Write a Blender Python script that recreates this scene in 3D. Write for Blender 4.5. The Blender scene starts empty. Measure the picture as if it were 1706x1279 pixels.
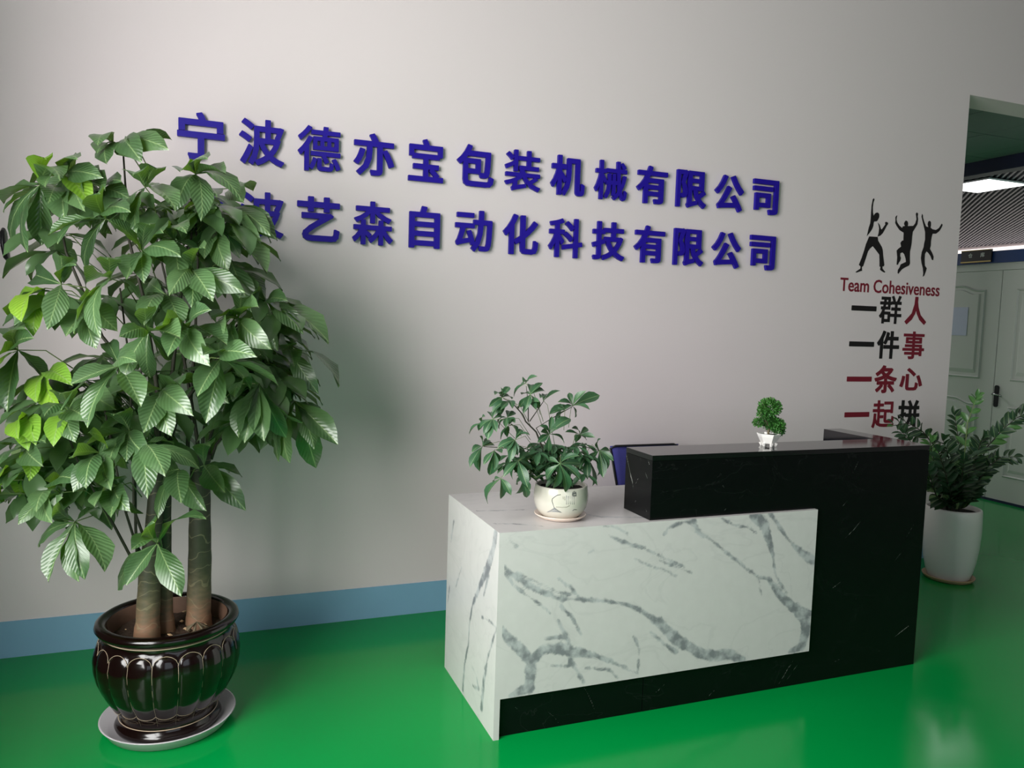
import bpy, bmesh, math, random
import numpy as np
from mathutils import Vector, Matrix, noise as mnoise
random.seed(7)
SC = bpy.context.scene
COL = SC.collection

# ------------------------------------------------------------------ camera
F_PX, W_PX, H_PX = 1288.6, 1706, 1279
CAM = Vector((0.0, -3.7884, 1.514))
R_ = Vector((0.932294, -0.360325, 0.031534))
U_ = Vector((-0.000441, 0.086050, 0.996291))
F_ = Vector((0.361702, 0.928850, -0.080065))
cam_data = bpy.data.cameras.new('camera')
cam_data.sensor_width = 36
cam_data.lens = F_PX / W_PX * 36
cam = bpy.data.objects.new('camera', cam_data)
COL.objects.link(cam)
m = Matrix.Identity(4)
for i in range(3):
    m[i][0], m[i][1], m[i][2], m[i][3] = R_[i], U_[i], -F_[i], CAM[i]
cam.matrix_world = m
SC.camera = cam

def at(px, py, x=None, y=None, z=None):
    """photo pixel -> point on a world plane x=, y= or z="""
    d = F_ + R_ * ((px - W_PX / 2) / F_PX) - U_ * ((py - H_PX / 2) / F_PX)
    if x is not None: t = (x - CAM.x) / d.x
    elif y is not None: t = (y - CAM.y) / d.y
    else: t = (z - CAM.z) / d.z
    return CAM + d * t

# ------------------------------------------------------------------ exposure, world, lights
SC.view_settings.view_transform = 'Standard'
SC.view_settings.look = 'None'
SC.view_settings.gamma = 1
SC.view_settings.use_curve_mapping = False
SC.view_settings.exposure = 0.14
world = bpy.data.worlds.new('world'); SC.world = world
world.use_nodes = True
world.node_tree.nodes['Background'].inputs[0].default_value = (0.75, 0.87, 1.0, 1)
world.node_tree.nodes['Background'].inputs[1].default_value = 1.0

def area(name, loc, direction, sx, sy, power, color=(1, 1, 1)):
    l = bpy.data.lights.new(name, 'AREA'); l.shape = 'RECTANGLE'
    l.size, l.size_y, l.energy, l.color = sx, sy, power, color
    o = bpy.data.objects.new(name, l); COL.objects.link(o)
    o.location = loc
    o.rotation_euler = Vector(direction).to_track_quat('-Z', 'Z').to_euler()
    return o
area('window_daylight_left', (-1.39, -2.85, 2.1), (1, 0.0, 0.0), 2.5, 2.85, 300, (1.0, 0.98, 0.95))
area('window_daylight_rear', (1.6, -8.4, 2.0), (0, 1, 0), 4.4, 2.6, 9, (1.0, 0.99, 0.98))

area('passage_fill_light', (5.7, 4.6, 3.1), (0, 0, -1), 1.2, 0.3, 48)  # added out-of-view fill that brightens the passage doors; no fitting modelled

# ------------------------------------------------------------------ materials
def sr(r, g, b):
    def f(c):
        c /= 255.0
        return c / 12.92 if c <= 0.04045 else ((c + 0.055) / 1.055) ** 2.4
    return (f(r), f(g), f(b), 1)

def new_mat(name):
    mt = bpy.data.materials.new(name); mt.use_nodes = True
    nt = mt.node_tree
    return mt, nt, nt.nodes, nt.links, nt.nodes['Principled BSDF']

def mat(name, col, rough=0.5, metal=0.0, var=0.0, scale=8.0, bump=0.0, bscale=60.0, coat=0.0, spec=None, col2=None, stretch=None):
    mt, nt, N, L, P = new_mat(name)
    P.inputs['Roughness'].default_value = rough
    P.inputs['Metallic'].default_value = metal
    P.inputs['Coat Weight'].default_value = coat
    P.inputs['Coat Roughness'].default_value = 0.05
    if spec is not None: P.inputs['Specular IOR Level'].default_value = spec
    tc = N.new('ShaderNodeTexCoord')
    vec = tc.outputs['Object']
    if stretch:
        mp = N.new('ShaderNodeMapping'); mp.inputs['Scale'].default_value = stretch
        L.new(vec, mp.inputs[0]); vec = mp.outputs[0]
    nz = N.new('ShaderNodeTexNoise'); nz.inputs['Scale'].default_value = scale; nz.inputs['Detail'].default_value = 4
    L.new(vec, nz.inputs['Vector'])
    mx = N.new('ShaderNodeMix'); mx.data_type = 'RGBA'
    c2 = col2 or tuple(max(0, c * (1 - var)) for c in col[:3]) + (1,)
    mx.inputs[6].default_value = col; mx.inputs[7].default_value = c2
    L.new(nz.outputs['Fac'], mx.inputs[0])
    L.new(mx.outputs[2], P.inputs['Base Color'])
    if bump:
        nb = N.new('ShaderNodeTexNoise'); nb.inputs['Scale'].default_value = bscale; nb.inputs['Detail'].default_value = 3
        L.new(vec, nb.inputs['Vector'])
        bp = N.new('ShaderNodeBump'); bp.inputs['Strength'].default_value = bump; bp.inputs['Distance'].default_value = 0.01
        L.new(nb.outputs['Fac'], bp.inputs['Height']); L.new(bp.outputs[0], P.inputs['Normal'])
    return mt

def emit(name, col, s):
    mt, nt, N, L, P = new_mat(name)
    P.inputs['Base Color'].default_value = (0.8, 0.8, 0.8, 1)
    P.inputs['Emission Color'].default_value = col
    P.inputs['Emission Strength'].default_value = s
    return mt

M_wall = mat('painted_wall', sr(222, 212, 213), 0.6, var=0.03, scale=1.5, bump=0.03, bscale=90)
M_blue_band = mat('pale_blue_skirting_paint', sr(130, 176, 205), 0.55, var=0.1, scale=5)
M_floor = mat('green_epoxy_floor', sr(0, 148, 66), 0.16, var=0.12, scale=0.9, bump=0.012, bscale=2.5, spec=0.3)
M_ceil = mat('ceiling_board', sr(120, 135, 132), 0.8, var=0.1)
M_ceil_white = mat('ceiling_grey_white', sr(128, 124, 124), 0.8, var=0.03)
M_navy = mat('navy_painted_steel', sr(20, 60, 120), 0.4, var=0.1)
M_darknavy = mat('dark_navy_steel', sr(22, 34, 66), 0.5, var=0.2)
M_deck = mat('corrugated_steel_deck', sr(96, 92, 104), 0.45, metal=0.3, var=0.15, scale=2)
M_door = mat('white_door_paint', sr(205, 208, 202), 0.4, var=0.05, scale=3)
M_steel = mat('brushed_steel', sr(190, 190, 190), 0.25, metal=1.0, var=0.1)
M_dark_metal = mat('dark_metal', sr(45, 45, 48), 0.35, metal=0.6, var=0.1)
M_paper = mat('paper_sheet', sr(205, 208, 232), 0.8, var=0.05, scale=30)
M_signblack = mat('sign_black', sr(18, 15, 14), 0.4, var=0.2)
M_gold = mat('gold_edge', sr(185, 165, 110), 0.3, metal=0.6, var=0.15)
M_white = mat('white_print', sr(230, 230, 228), 0.5, var=0.02)
M_sign_blue = mat('blue_acrylic', sr(34, 18, 150), 0.5, var=0.12, scale=3, spec=0.25)
M_vinyl_black = mat('black_vinyl', sr(20, 16, 18), 0.5, var=0.2)
M_vinyl_red = mat('maroon_vinyl', sr(122, 22, 42), 0.5, var=0.12)
M_led = emit('led_panel_light', (1, 1, 1, 1), 3.0)
M_daylit = emit('daylit_window_glass', (1.0, 0.9, 0.86, 1), 1.2)
M_pot_dark = mat('black_brown_glaze', sr(22, 7, 7), 0.16, var=0.6, scale=5, coat=0.15, bump=0.02, bscale=15)
M_pot_inner = mat('pot_inside', sr(120, 90, 72), 0.7, var=0.4, scale=20)
M_pot_gold = mat('pale_gold_line', sr(190, 170, 145), 0.35, var=0.2, scale=30)
M_saucer = mat('pale_grey_plastic', sr(200, 196, 200), 0.4, var=0.05)
M_soil = mat('soil', sr(78, 58, 44), 0.95, var=0.65, scale=45, bump=0.8, bscale=70)
M_soil_dark = mat('dark_soil', sr(38, 30, 26), 0.95, var=0.5, scale=45, bump=0.6, bscale=70)
M_stem = mat('dark_stem', sr(52, 50, 38), 0.7, var=0.4, scale=20)
M_petiole = mat('green_petiole', sr(112, 132, 78), 0.5, var=0.3, scale=20)
M_white_ceramic = mat('white_glazed_ceramic', sr(232, 230, 226), 0.22, var=0.03)
M_tan = mat('tan_saucer', sr(196, 165, 128), 0.45, var=0.12, scale=12)
M_cream = mat('cream_ceramic', sr(206, 202, 190), 0.2, var=0.08, scale=12, coat=0.3)
M_pink_cream = mat('pinkish_cream_ceramic', sr(226, 208, 194), 0.25, var=0.05)
M_ink = mat('ink_painting', sr(50, 58, 62), 0.4, var=0.2)
M_inkgrey = mat('grey_wash_painting', sr(120, 124, 132), 0.4, var=0.3)
M_inkline = mat('thin_brown_line', sr(128, 122, 106), 0.4, var=0.2)
M_blue_mesh = mat('blue_mesh_fabric', sr(70, 70, 150), 0.85, var=0.25, scale=200, bump=0.4, bscale=300)
M_black_plastic = mat('black_plastic', sr(24, 24, 26), 0.45, var=0.1)
M_rubber_edge = mat('white_edge_band', sr(225, 224, 224), 0.35, var=0.03)
M_branch = mat('pale_twig', sr(120, 108, 84), 0.7, var=0.3, scale=40)

def leaf_mat(name, c1, c2, trans, rough=0.35, veins=26.0, vb=0.35):
    mt, nt, N, L, P = new_mat(name)
    oi = N.new('ShaderNodeObjectInfo'); tc = N.new('ShaderNodeTexCoord')
    nz = N.new('ShaderNodeTexNoise'); nz.inputs['Scale'].default_value = 3.0
    L.new(tc.outputs['Generated'], nz.inputs['Vector'])
    add = N.new('ShaderNodeMath'); add.operation = 'ADD'
    L.new(oi.outputs['Random'], add.inputs[0]); L.new(nz.outputs['Fac'], add.inputs[1])
    hf = N.new('ShaderNodeMath'); hf.operation = 'MULTIPLY'; hf.inputs[1].default_value = 0.5
    L.new(add.outputs[0], hf.inputs[0])
    mx = N.new('ShaderNodeMix'); mx.data_type = 'RGBA'
    mx.inputs[6].default_value = c1; mx.inputs[7].default_value = c2
    L.new(hf.outputs[0], mx.inputs[0])
    # pale midrib and side-vein relief
    sx = N.new('ShaderNodeSeparateXYZ'); L.new(tc.outputs['Generated'], sx.inputs[0])
    sb = N.new('ShaderNodeMath'); sb.operation = 'SUBTRACT'; sb.inputs[1].default_value = 0.5; L.new(sx.outputs[1], sb.inputs[0])
    ab = N.new('ShaderNodeMath'); ab.operation = 'ABSOLUTE'; L.new(sb.outputs[0], ab.inputs[0])
    lt = N.new('ShaderNodeMath'); lt.operation = 'LESS_THAN'; lt.inputs[1].default_value = 0.022; L.new(ab.outputs[0], lt.inputs[0])
    m2 = N.new('ShaderNodeMix'); m2.data_type = 'RGBA'
    ml = N.new('ShaderNodeMath'); ml.operation = 'MULTIPLY'; ml.inputs[1].default_value = 0.55; L.new(lt.outputs[0], ml.inputs[0])
    L.new(ml.outputs[0], m2.inputs[0]); L.new(mx.outputs[2], m2.inputs[6])
    m2.inputs[7].default_value = sr(150, 175, 120)
    L.new(m2.outputs[2], P.inputs['Base Color'])
    mm = N.new('ShaderNodeMath'); mm.operation = 'MULTIPLY_ADD'; mm.inputs[1].default_value = -0.55
    L.new(ab.outputs[0], mm.inputs[0]); L.new(sx.outputs[0], mm.inputs[2])
    sc_ = N.new('ShaderNodeMath'); sc_.operation = 'MULTIPLY'; sc_.inputs[1].default_value = veins * 3.0; L.new(mm.outputs[0], sc_.inputs[0])
    sn = N.new('ShaderNodeMath'); sn.operation = 'SINE'; L.new(sc_.outputs[0], sn.inputs[0])
    bp = N.new('ShaderNodeBump'); bp.inputs['Strength'].default_value = vb; bp.inputs['Distance'].default_value = 0.0015
    L.new(sn.outputs[0], bp.inputs['Height']); L.new(bp.outputs[0], P.inputs['Normal'])
    P.inputs['Roughness'].default_value = rough
    P.inputs['Specular IOR Level'].default_value = 0.6
    P.inputs['Coat Weight'].default_value = 0.6 if 'money' in name else 0.0; P.inputs['Coat Roughness'].default_value = 0.3
    tr = N.new('ShaderNodeBsdfTranslucent')
    tm = N.new('ShaderNodeMix'); tm.data_type = 'RGBA'; tm.blend_type = 'MULTIPLY'; tm.inputs[0].default_value = 1
    L.new(m2.outputs[2], tm.inputs[6]); tm.inputs[7].default_value = (1.0, 1.0, 0.35, 1)
    br = N.new('ShaderNodeMix'); br.data_type = 'RGBA'; br.inputs[0].default_value = 0.5
    L.new(tm.outputs[2], br.inputs[6]); br.inputs[7].default_value = sr(150, 210, 40)
    L.new(br.outputs[2], tr.inputs[0])
    ms = N.new('ShaderNodeMixShader'); ms.inputs[0].default_value = trans
    L.new(P.outputs[0], ms.inputs[1]); L.new(tr.outputs[0], ms.inputs[2])
    L.new(ms.outputs[0], N['Material Output'].inputs[0])
    return mt
M_leaf = leaf_mat('money_tree_leaf', sr(98, 128, 84), sr(38, 70, 42), 0.22, 0.28)
M_leaf_young = leaf_mat('young_yellow_green_leaf', sr(150, 190, 60), sr(110, 160, 60), 0.35, 0.35)
M_leaf_s = leaf_mat('schefflera_leaf', sr(66, 104, 70), sr(36, 72, 48), 0.08, 0.4, vb=0.15)
M_leaf_z = leaf_mat('zz_leaf', sr(44, 74, 48), sr(18, 40, 30), 0.06, 0.42, vb=0.1)
M_leaf_z2 = leaf_mat('zz_young_leaf', sr(84, 130, 70), sr(60, 104, 60), 0.12, 0.3, vb=0.1)
M_bonsai = leaf_mat('bonsai_leaf', sr(70, 130, 50), sr(30, 84, 40), 0.1, 0.5, vb=0.1)

def bark_mat():
    mt, nt, N, L, P = new_mat('smooth_bark')
    tc = N.new('ShaderNodeTexCoord')
    sp = N.new('ShaderNodeSeparateXYZ'); L.new(tc.outputs['Object'], sp.inputs[0])
    nz = N.new('ShaderNodeTexNoise'); nz.inputs['Scale'].default_value = 26; nz.inputs['Detail'].default_value = 6
    mp = N.new('ShaderNodeMapping'); mp.inputs['Scale'].default_value = (1, 1, 2.2)
    L.new(tc.outputs['Object'], mp.inputs[0]); L.new(mp.outputs[0], nz.inputs[0])
    ad = N.new('ShaderNodeMath'); ad.operation = 'MULTIPLY_ADD'; ad.inputs[1].default_value = 0.22
    L.new(nz.outputs['Fac'], ad.inputs[0]); L.new(sp.outputs[2], ad.inputs[2])
    cr = N.new('ShaderNodeValToRGB')
    e = cr.color_ramp.elements
    e[0].position = 0.47; e[0].color = sr(140, 106, 82)
    e[1].position = 0.68; e[1].color = sr(66, 68, 50)
    x = e.new(0.56); x.color = sr(104, 96, 72)
    x = e.new(0.9); x.color = sr(48, 50, 38)
    L.new(ad.outputs[0], cr.inputs[0])
    wv = N.new('ShaderNodeTexWave'); wv.bands_direction = 'Z'; wv.inputs['Scale'].default_value = 6; wv.inputs['Distortion'].default_value = 14
    wv.inputs['Detail'].default_value = 3
    L.new(tc.outputs['Object'], wv.inputs[0])
    gt = N.new('ShaderNodeMath'); gt.operation = 'GREATER_THAN'; gt.inputs[1].default_value = 0.985; L.new(wv.outputs['Fac'], gt.inputs[0])
    hm = N.new('ShaderNodeMath'); hm.operation = 'MULTIPLY'; hm.inputs[1].default_value = 0.28; L.new(gt.outputs[0], hm.inputs[0])
    mx = N.new('ShaderNodeMix'); mx.data_type = 'RGBA'; L.new(hm.outputs[0], mx.inputs[0])
    L.new(cr.outputs[0], mx.inputs[6]); mx.inputs[7].default_value = sr(168, 158, 124)
    L.new(mx.outputs[2], P.inputs['Base Color'])
    P.inputs['Roughness'].default_value = 0.6
    bp = N.new('ShaderNodeBump'); bp.inputs['Strength'].default_value = 0.4; bp.inputs['Distance'].default_value = 0.006
    L.new(nz.outputs['Fac'], bp.inputs['Height']); L.new(bp.outputs[0], P.inputs['Normal'])
    return mt
M_bark = bark_mat()

def marble(name, base, base2, vein_dark, vein_light, dark=False):
    """the attribute 'vein' is the signed distance (m) to the printed veins; noise frays their edges"""
    mt, nt, N, L, P = new_mat(name)
    tc = N.new('ShaderNodeTexCoord')
    at_ = N.new('ShaderNodeAttribute'); at_.attribute_name = 'vein'
    nz = N.new('ShaderNodeTexNoise'); nz.inputs['Scale'].default_value = 16 if not dark else 60; nz.inputs['Detail'].default_value = 8; nz.inputs['Roughness'].default_value = 0.65
    nz.inputs['Distortion'].default_value = 1.6 if not dark else 0.6
    L.new(tc.outputs['Object'], nz.inputs[0])
    ma = N.new('ShaderNodeMath'); ma.operation = 'MULTIPLY_ADD'; ma.inputs[1].default_value = 0.034 if not dark else 0.003
    L.new(nz.outputs['Fac'], ma.inputs[0]); L.new(at_.outputs['Fac'], ma.inputs[2])
    mr = N.new('ShaderNodeMapRange'); mr.interpolation_type = 'SMOOTHSTEP'
    if dark:
        mr.inputs[1].default_value = 0.0008; mr.inputs[2].default_value = 0.0028
    else:
        mr.inputs[1].default_value = 0.0105; mr.inputs[2].default_value = 0.021
    L.new(ma.outputs[0], mr.inputs[0])
    n2 = N.new('ShaderNodeTexNoise'); n2.inputs['Scale'].default_value = 22 if not dark else 30; n2.inputs['Detail'].default_value = 6
    L.new(tc.outputs['Object'], n2.inputs[0])
    vc = N.new('ShaderNodeMix'); vc.data_type = 'RGBA'; vc.inputs[6].default_value = vein_dark; vc.inputs[7].default_value = vein_light
    r2 = N.new('ShaderNodeMapRange'); r2.inputs[1].default_value = 0.40; r2.inputs[2].default_value = 0.60
    L.new(n2.outputs['Fac'], r2.inputs[0]); L.new(r2.outputs[0], vc.inputs[0])
    # cloudy ground with very faint hair veins
    n3 = N.new('ShaderNodeTexNoise'); n3.inputs['Scale'].default_value = 2.2; n3.inputs['Detail'].default_value = 5; n3.inputs['Distortion'].default_value = 1.2
    mp = N.new('ShaderNodeMapping'); mp.inputs['Rotation'].default_value = (0.3, 0.5, 0.4); mp.inputs['Scale'].default_value = (1, 1, 2.0)
    L.new(tc.outputs['Object'], mp.inputs[0]); L.new(mp.outputs[0], n3.inputs[0])
    s3 = N.new('ShaderNodeMath'); s3.operation = 'SUBTRACT'; s3.inputs[1].default_value = 0.5; L.new(n3.outputs['Fac'], s3.inputs[0])
    a3 = N.new('ShaderNodeMath'); a3.operation = 'ABSOLUTE'; L.new(s3.outputs[0], a3.inputs[0])
    r3 = N.new('ShaderNodeMapRange'); r3.inputs[1].default_value = 0.0; r3.inputs[2].default_value = 0.022 if not dark else 0.004; r3.inputs[3].default_value = 0.07 if not dark else 0.04; r3.inputs[4].default_value = 0.0
    L.new(a3.outputs[0], r3.inputs[0])
    g = N.new('ShaderNodeMix'); g.data_type = 'RGBA'; g.inputs[6].default_value = base; g.inputs[7].default_value = base2
    L.new(n2.outputs['Fac'], g.inputs[0])
    g2 = N.new('ShaderNodeMix'); g2.data_type = 'RGBA'; L.new(r3.outputs[0], g2.inputs[0]); L.new(g.outputs[2], g2.inputs[6]); g2.inputs[7].default_value = vein_dark
    fin = N.new('ShaderNodeMix'); fin.data_type = 'RGBA'
    k = N.new('ShaderNodeMath'); k.operation = 'MULTIPLY'; k.inputs[1].default_value = 0.82 if not dark else 0.6; L.new(mr.outputs[0], k.inputs[0])
    L.new(k.outputs[0], fin.inputs[0]); L.new(g2.outputs[2], fin.inputs[6]); L.new(vc.outputs[2], fin.inputs[7])
    L.new(fin.outputs[2], P.inputs['Base Color'])
    P.inputs['Roughness'].default_value = 0.3 if not dark else 0.26
    if dark: P.inputs['Specular IOR Level'].default_value = 0.25
    return mt
M_marble = marble('white_marble_laminate', sr(196, 193, 192), sr(206, 203, 202), sr(98, 102, 110), sr(172, 175, 178))
M_marble_k = marble('black_marble_laminate', sr(6, 7, 8), sr(12, 13, 14), sr(110, 115, 112), sr(190, 192, 186), True)
M_top_k = mat('glossy_black_top', sr(16, 16, 18), 0.07, var=0.2, spec=0.9)

# ------------------------------------------------------------------ object helpers
def meta(o, label=None, cat=None, group=None, kind=None):
    if label: o['label'] = label
    if cat: o['category'] = cat
    if group: o['group'] = group
    if kind: o['kind'] = kind
    return o

ORG = {}
def org(parent):
    while parent is not None:
        if parent.name in ORG: return ORG[parent.name]
        parent = parent.parent
    return Vector((0, 0, 0))

def thing(name, loc, label, cat, group=None):
    o = bpy.data.objects.new(name, None); COL.objects.link(o)
    o.empty_display_size = 0.1
    o.location = loc; ORG[o.name] = Vector(loc)
    return meta(o, label, cat, group)

def add_mesh(name, me, parent=None, loc=None):
    o = bpy.data.objects.new(name, me); COL.objects.link(o)
    if parent is not None: o.parent = parent
    if loc is not None: o.location = loc; ORG[o.name] = Vector(loc)
    return o

def mk(name, V, Fc, material, parent=None, smooth=False, loc=None, attr=None, mats=None, fm=None):
    """V in world coordinates; stored relative to the thing's origin"""
    o3 = org(parent) if parent is not None else (Vector(loc) if loc is not None else Vector((0, 0, 0)))
    me = bpy.data.meshes.new(name)
    me.from_pydata([(v[0] - o3[0], v[1] - o3[1], v[2] - o3[2]) for v in V], [], Fc)
    if mats:
        for q in mats: me.materials.append(q)
        if fm: me.polygons.foreach_set('material_index', fm)
    else: me.materials.append(material)
    if smooth: me.polygons.foreach_set('use_smooth', [True] * len(me.polygons))
    if attr is not None:
        a = me.attributes.new('vein', 'FLOAT', 'POINT'); a.data.foreach_set('value', attr)
    me.update()
    return add_mesh(name, me, parent, None if parent is not None else (loc if loc is not None else None))

class G:
    """collects geometry, world coordinates"""
    def __init__(s): s.v = []; s.f = []; s.m = []
    def add(s, v, f, mi=0):
        n = len(s.v); s.v += [tuple(q) for q in v]; s.f += [tuple(i + n for i in q) for q in f]; s.m += [mi] * len(f); return s
    def box(s, x0, x1, y0, y1, z0, z1, mi=0):
        v = [(x0, y0, z0), (x1, y0, z0), (x1, y1, z0), (x0, y1, z0), (x0, y0, z1), (x1, y0, z1), (x1, y1, z1), (x0, y1, z1)]
        return s.add(v, [(0, 3, 2, 1), (4, 5, 6, 7), (0, 1, 5, 4), (1, 2, 6, 5), (2, 3, 7, 6), (3, 0, 4, 7)], mi)
    def tube(s, pts, radii, n=8, mi=0, caps=True):
        pts = [Vector(p) for p in pts]
        if not hasattr(radii, '__len__'): radii = [radii] * len(pts)
        rings = []; prev = None
        for i, p in enumerate(pts):
            t = (pts[min(i + 1, len(pts) - 1)] - pts[max(i - 1, 0)])
            t = t.normalized() if t.length > 1e-9 else Vector((0, 0, 1))
            if prev is None:
                a = t.orthogonal().normalized()
            else:
                a = (prev - t * prev.dot(t))
                a = a.normalized() if a.length > 1e-6 else t.orthogonal().normalized()
            prev = a; b = t.cross(a)
            rings.append([p + (a * math.cos(k * 2 * math.pi / n) + b * math.sin(k * 2 * math.pi / n)) * radii[i] for k in range(n)])
        v = [q for r in rings for q in r]; f = []
        for i in range(len(pts) - 1):
            for k in range(n):
                f.append((i * n + k, i * n + (k + 1) % n, (i + 1) * n + (k + 1) % n, (i + 1) * n + k))
        if caps:
            f.append(tuple(range(n - 1, -1, -1))); f.append(tuple(range((len(pts) - 1) * n, len(pts) * n)))
        return s.add(v, f, mi)
    def lathe(s, prof, c, n=48, mi=0, fr=None, close=False):
        """prof [(r,z)], c = centre; fr(theta, r, z) may modulate the radius"""
        v = []; f = []
        for (r, z) in prof:
            for k in range(n):
                a = 2 * math.pi * k / n
                rr = fr(a, r, z) if fr else r
                v.append((c[0] + rr * math.cos(a), c[1] + rr * math.sin(a), c[2] + z))
        for i in range(len(prof) - 1):
            for k in range(n):
                f.append((i * n + k, i * n + (k + 1) % n, (i + 1) * n + (k + 1) % n, (i + 1) * n + k))
        return s.add(v, f, mi)
    def prism(s, poly, d0, d1, fn, mi=0):
        """poly of 2D points; fn(u, v, d) -> world point"""
        n = len(poly)
        v = [fn(u, w, d0) for u, w in poly] + [fn(u, w, d1) for u, w in poly]
        f = [tuple(range(n)), tuple(range(2 * n - 1, n - 1, -1))] + [(i, i + n, (i + 1) % n + n, (i + 1) % n) for i in range(n)]
        return s.add(v, f, mi)
    def mk(s, name, material, parent=None, smooth=False, loc=None, mats=None):
        return mk(name, s.v, s.f, material, parent, smooth, loc, mats=mats, fm=s.m if mats else None)

def fixnormals(o):
    bm = bmesh.new(); bm.from_mesh(o.data)
    bmesh.ops.recalc_face_normals(bm, faces=bm.faces); bm.to_mesh(o.data); bm.free()
    return o

def bevel(o, w=0.003, seg=2):
    md = o.modifiers.new('bevel', 'BEVEL'); md.width = w; md.segments = seg; md.limit_method = 'ANGLE'
    return o

def struct(o, label=None):
    return meta(o, label, kind='structure')

def box(name, x0, x1, y0, y1, z0, z1, material, parent=None, bev=0.0, loc=None):
    if parent is None and loc is None: loc = ((x0 + x1) / 2, (y0 + y1) / 2, z0)
    o = G().box(x0, x1, y0, y1, z0, z1).mk(name, material, parent, False, loc)
    if bev: bevel(o, bev)
    return o

# ------------------------------------------------------------------ structure
EX, EZ, WX = 4.63, 3.09, 6.753       # opening edge, opening head, door partition plane
CEIL = 4.3
XL, YB = -1.2, -8.6
struct(box('floor', XL - 0.2, 15.2, YB - 0.2, 8.2, -0.1, 0.0, M_floor))
# rear (photographed) wall, one piece with its opening
wall = G()
wall.box(XL - 0.2, EX, 0, 0.22, 0, CEIL)
wall.box(EX, WX, 0, 0.22, EZ, CEIL)
struct(wall.mk('wall_back', M_wall, loc=(0, 0, 0)), 'plain off-white painted wall behind the desk carrying the blue lettering')
struct(box('baseboard_back', XL, EX, -0.004, 0.0, 0.0, 0.161, M_blue_band), 'pale blue painted skirting band along the off-white wall')
# left wall with a window opening
wl = G()
wl.box(XL - 0.2, XL, YB, -4.1, 0, CEIL); wl.box(XL - 0.2, XL, -1.6, 0.0, 0, CEIL)
wl.box(XL - 0.2, XL, -4.1, -1.6, 0, 0.65); wl.box(XL - 0.2, XL, -4.1, -1.6, 3.6, CEIL)
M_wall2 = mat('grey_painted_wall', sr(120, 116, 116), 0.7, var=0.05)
struct(wl.mk('wall_left', M_wall2, loc=(XL, -4, 0)))
wf = G()
for yy in (-4.1, -2.88, -1.67): wf.box(XL - 0.06, XL - 0.01, yy, yy + 0.07, 0.65, 3.6)
wf.box(XL - 0.06, XL - 0.01, -4.1, -1.6, 0.65, 0.72); wf.box(XL - 0.06, XL - 0.01, -4.1, -1.6, 3.53, 3.6)
struct(wf.mk('window_1', M_rubber_edge, loc=(XL, -3.0, 0.75)))
wb = G()
wb.box(XL, -0.7, YB - 0.2, YB, 0, CEIL); wb.box(3.9, WX, YB - 0.2, YB, 0, CEIL)
wb.box(-0.7, 3.9, YB - 0.2, YB, 0, 0.6); wb.box(-0.7, 3.9, YB - 0.2, YB, 3.4, CEIL)
struct(wb.mk('wall_front', M_wall2, loc=(1, YB, 0)))
wf = G()
for xx in (-0.7, 0.83, 2.3, 3.83): wf.box(xx, xx + 0.07, YB - 0.14, YB - 0.08, 0.6, 3.4)
wf.box(-0.7, 3.9, YB - 0.14, YB - 0.08, 0.6, 0.67); wf.box(-0.7, 3.9, YB - 0.14, YB - 0.08, 3.33, 3.4)
struct(wf.mk('window_2', M_rubber_edge, loc=(1.6, YB, 0.6)))
struct(box('wall_right', WX, WX + 0.15, YB, 0.22, 0, CEIL, M_wall2))
struct(box('ceiling', XL - 0.2, WX + 0.15, YB - 0.2, 0.22, CEIL, CEIL + 0.1, M_ceil_white))
# passage beyond the opening
struct(box('wall_passage_left', EX - 0.2, EX, 0.22, 8.0, 0, 3.4, M_wall))
struct(box('wall_passage_end', EX, 15.0, 8.0, 8.2, 0, 3.4, M_wall))
ce = thing('ceiling_passage', (5.7, 4, 3.15), 'dark grey-green tiled ceiling of the passage beyond the opening', None); ce['kind'] = 'structure'
ce.pop('category', None)
# ceiling tiles laid in a dark grid
tile_me = None
yy = 0.23
while yy < 7.9:
    xx = EX + 0.005
    while xx < WX - 0.05:
        x1 = min(xx + 0.595, WX - 0.06)
        if x1 - xx > 0.1:
            o = box('ceiling_tile', xx, x1, yy, min(yy + 0.595, 7.99), 3.15 + random.uniform(0, .002), 3.165, M_ceil, ce)
        xx += 0.605
    yy += 0.605
box('backing_board', EX, WX, 0.22, 8.0, 3.17, 3.2, M_darknavy, ce)
# navy steel beam over the partition
bm_ = G(); bm_.box(WX - 0.05, WX + 0.10, 0.22, 8, 3.03, 3.045); bm_.box(WX - 0.01, WX + 0.06, 0.22, 8, 3.045, 3.165); bm_.box(WX - 0.05, WX + 0.10, 0.22, 8, 3.165, 3.18)
struct(bm_.mk('trim_1', M_darknavy, loc=(WX, 4, 3.04)), 'dark navy steel beam under the passage ceiling')
# partition with double door
pt = G()
pt.box(WX, WX + 0.1, 0.22, 0.36, 0, 2.20); pt.box(WX, WX + 0.1, 2.17, 8.0, 0, 2.20)
pt.box(WX, WX + 0.1, 0.36, 2.17, 2.13, 2.20)
struct(pt.mk('wall_partition', M_door, loc=(WX, 4, 0)), 'low pale partition wall holding the double door in the passage')
struct(box('trim_2', WX - 0.03, WX + 0.13, 0.22, 8.0, 2.195, 2.305, M_navy), 'blue steel rail capping the door partition')
struct(box('baseboard_partition', WX - 0.012, WX, 0.22, 8.0, 0, 0.022, M_darknavy))

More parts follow.
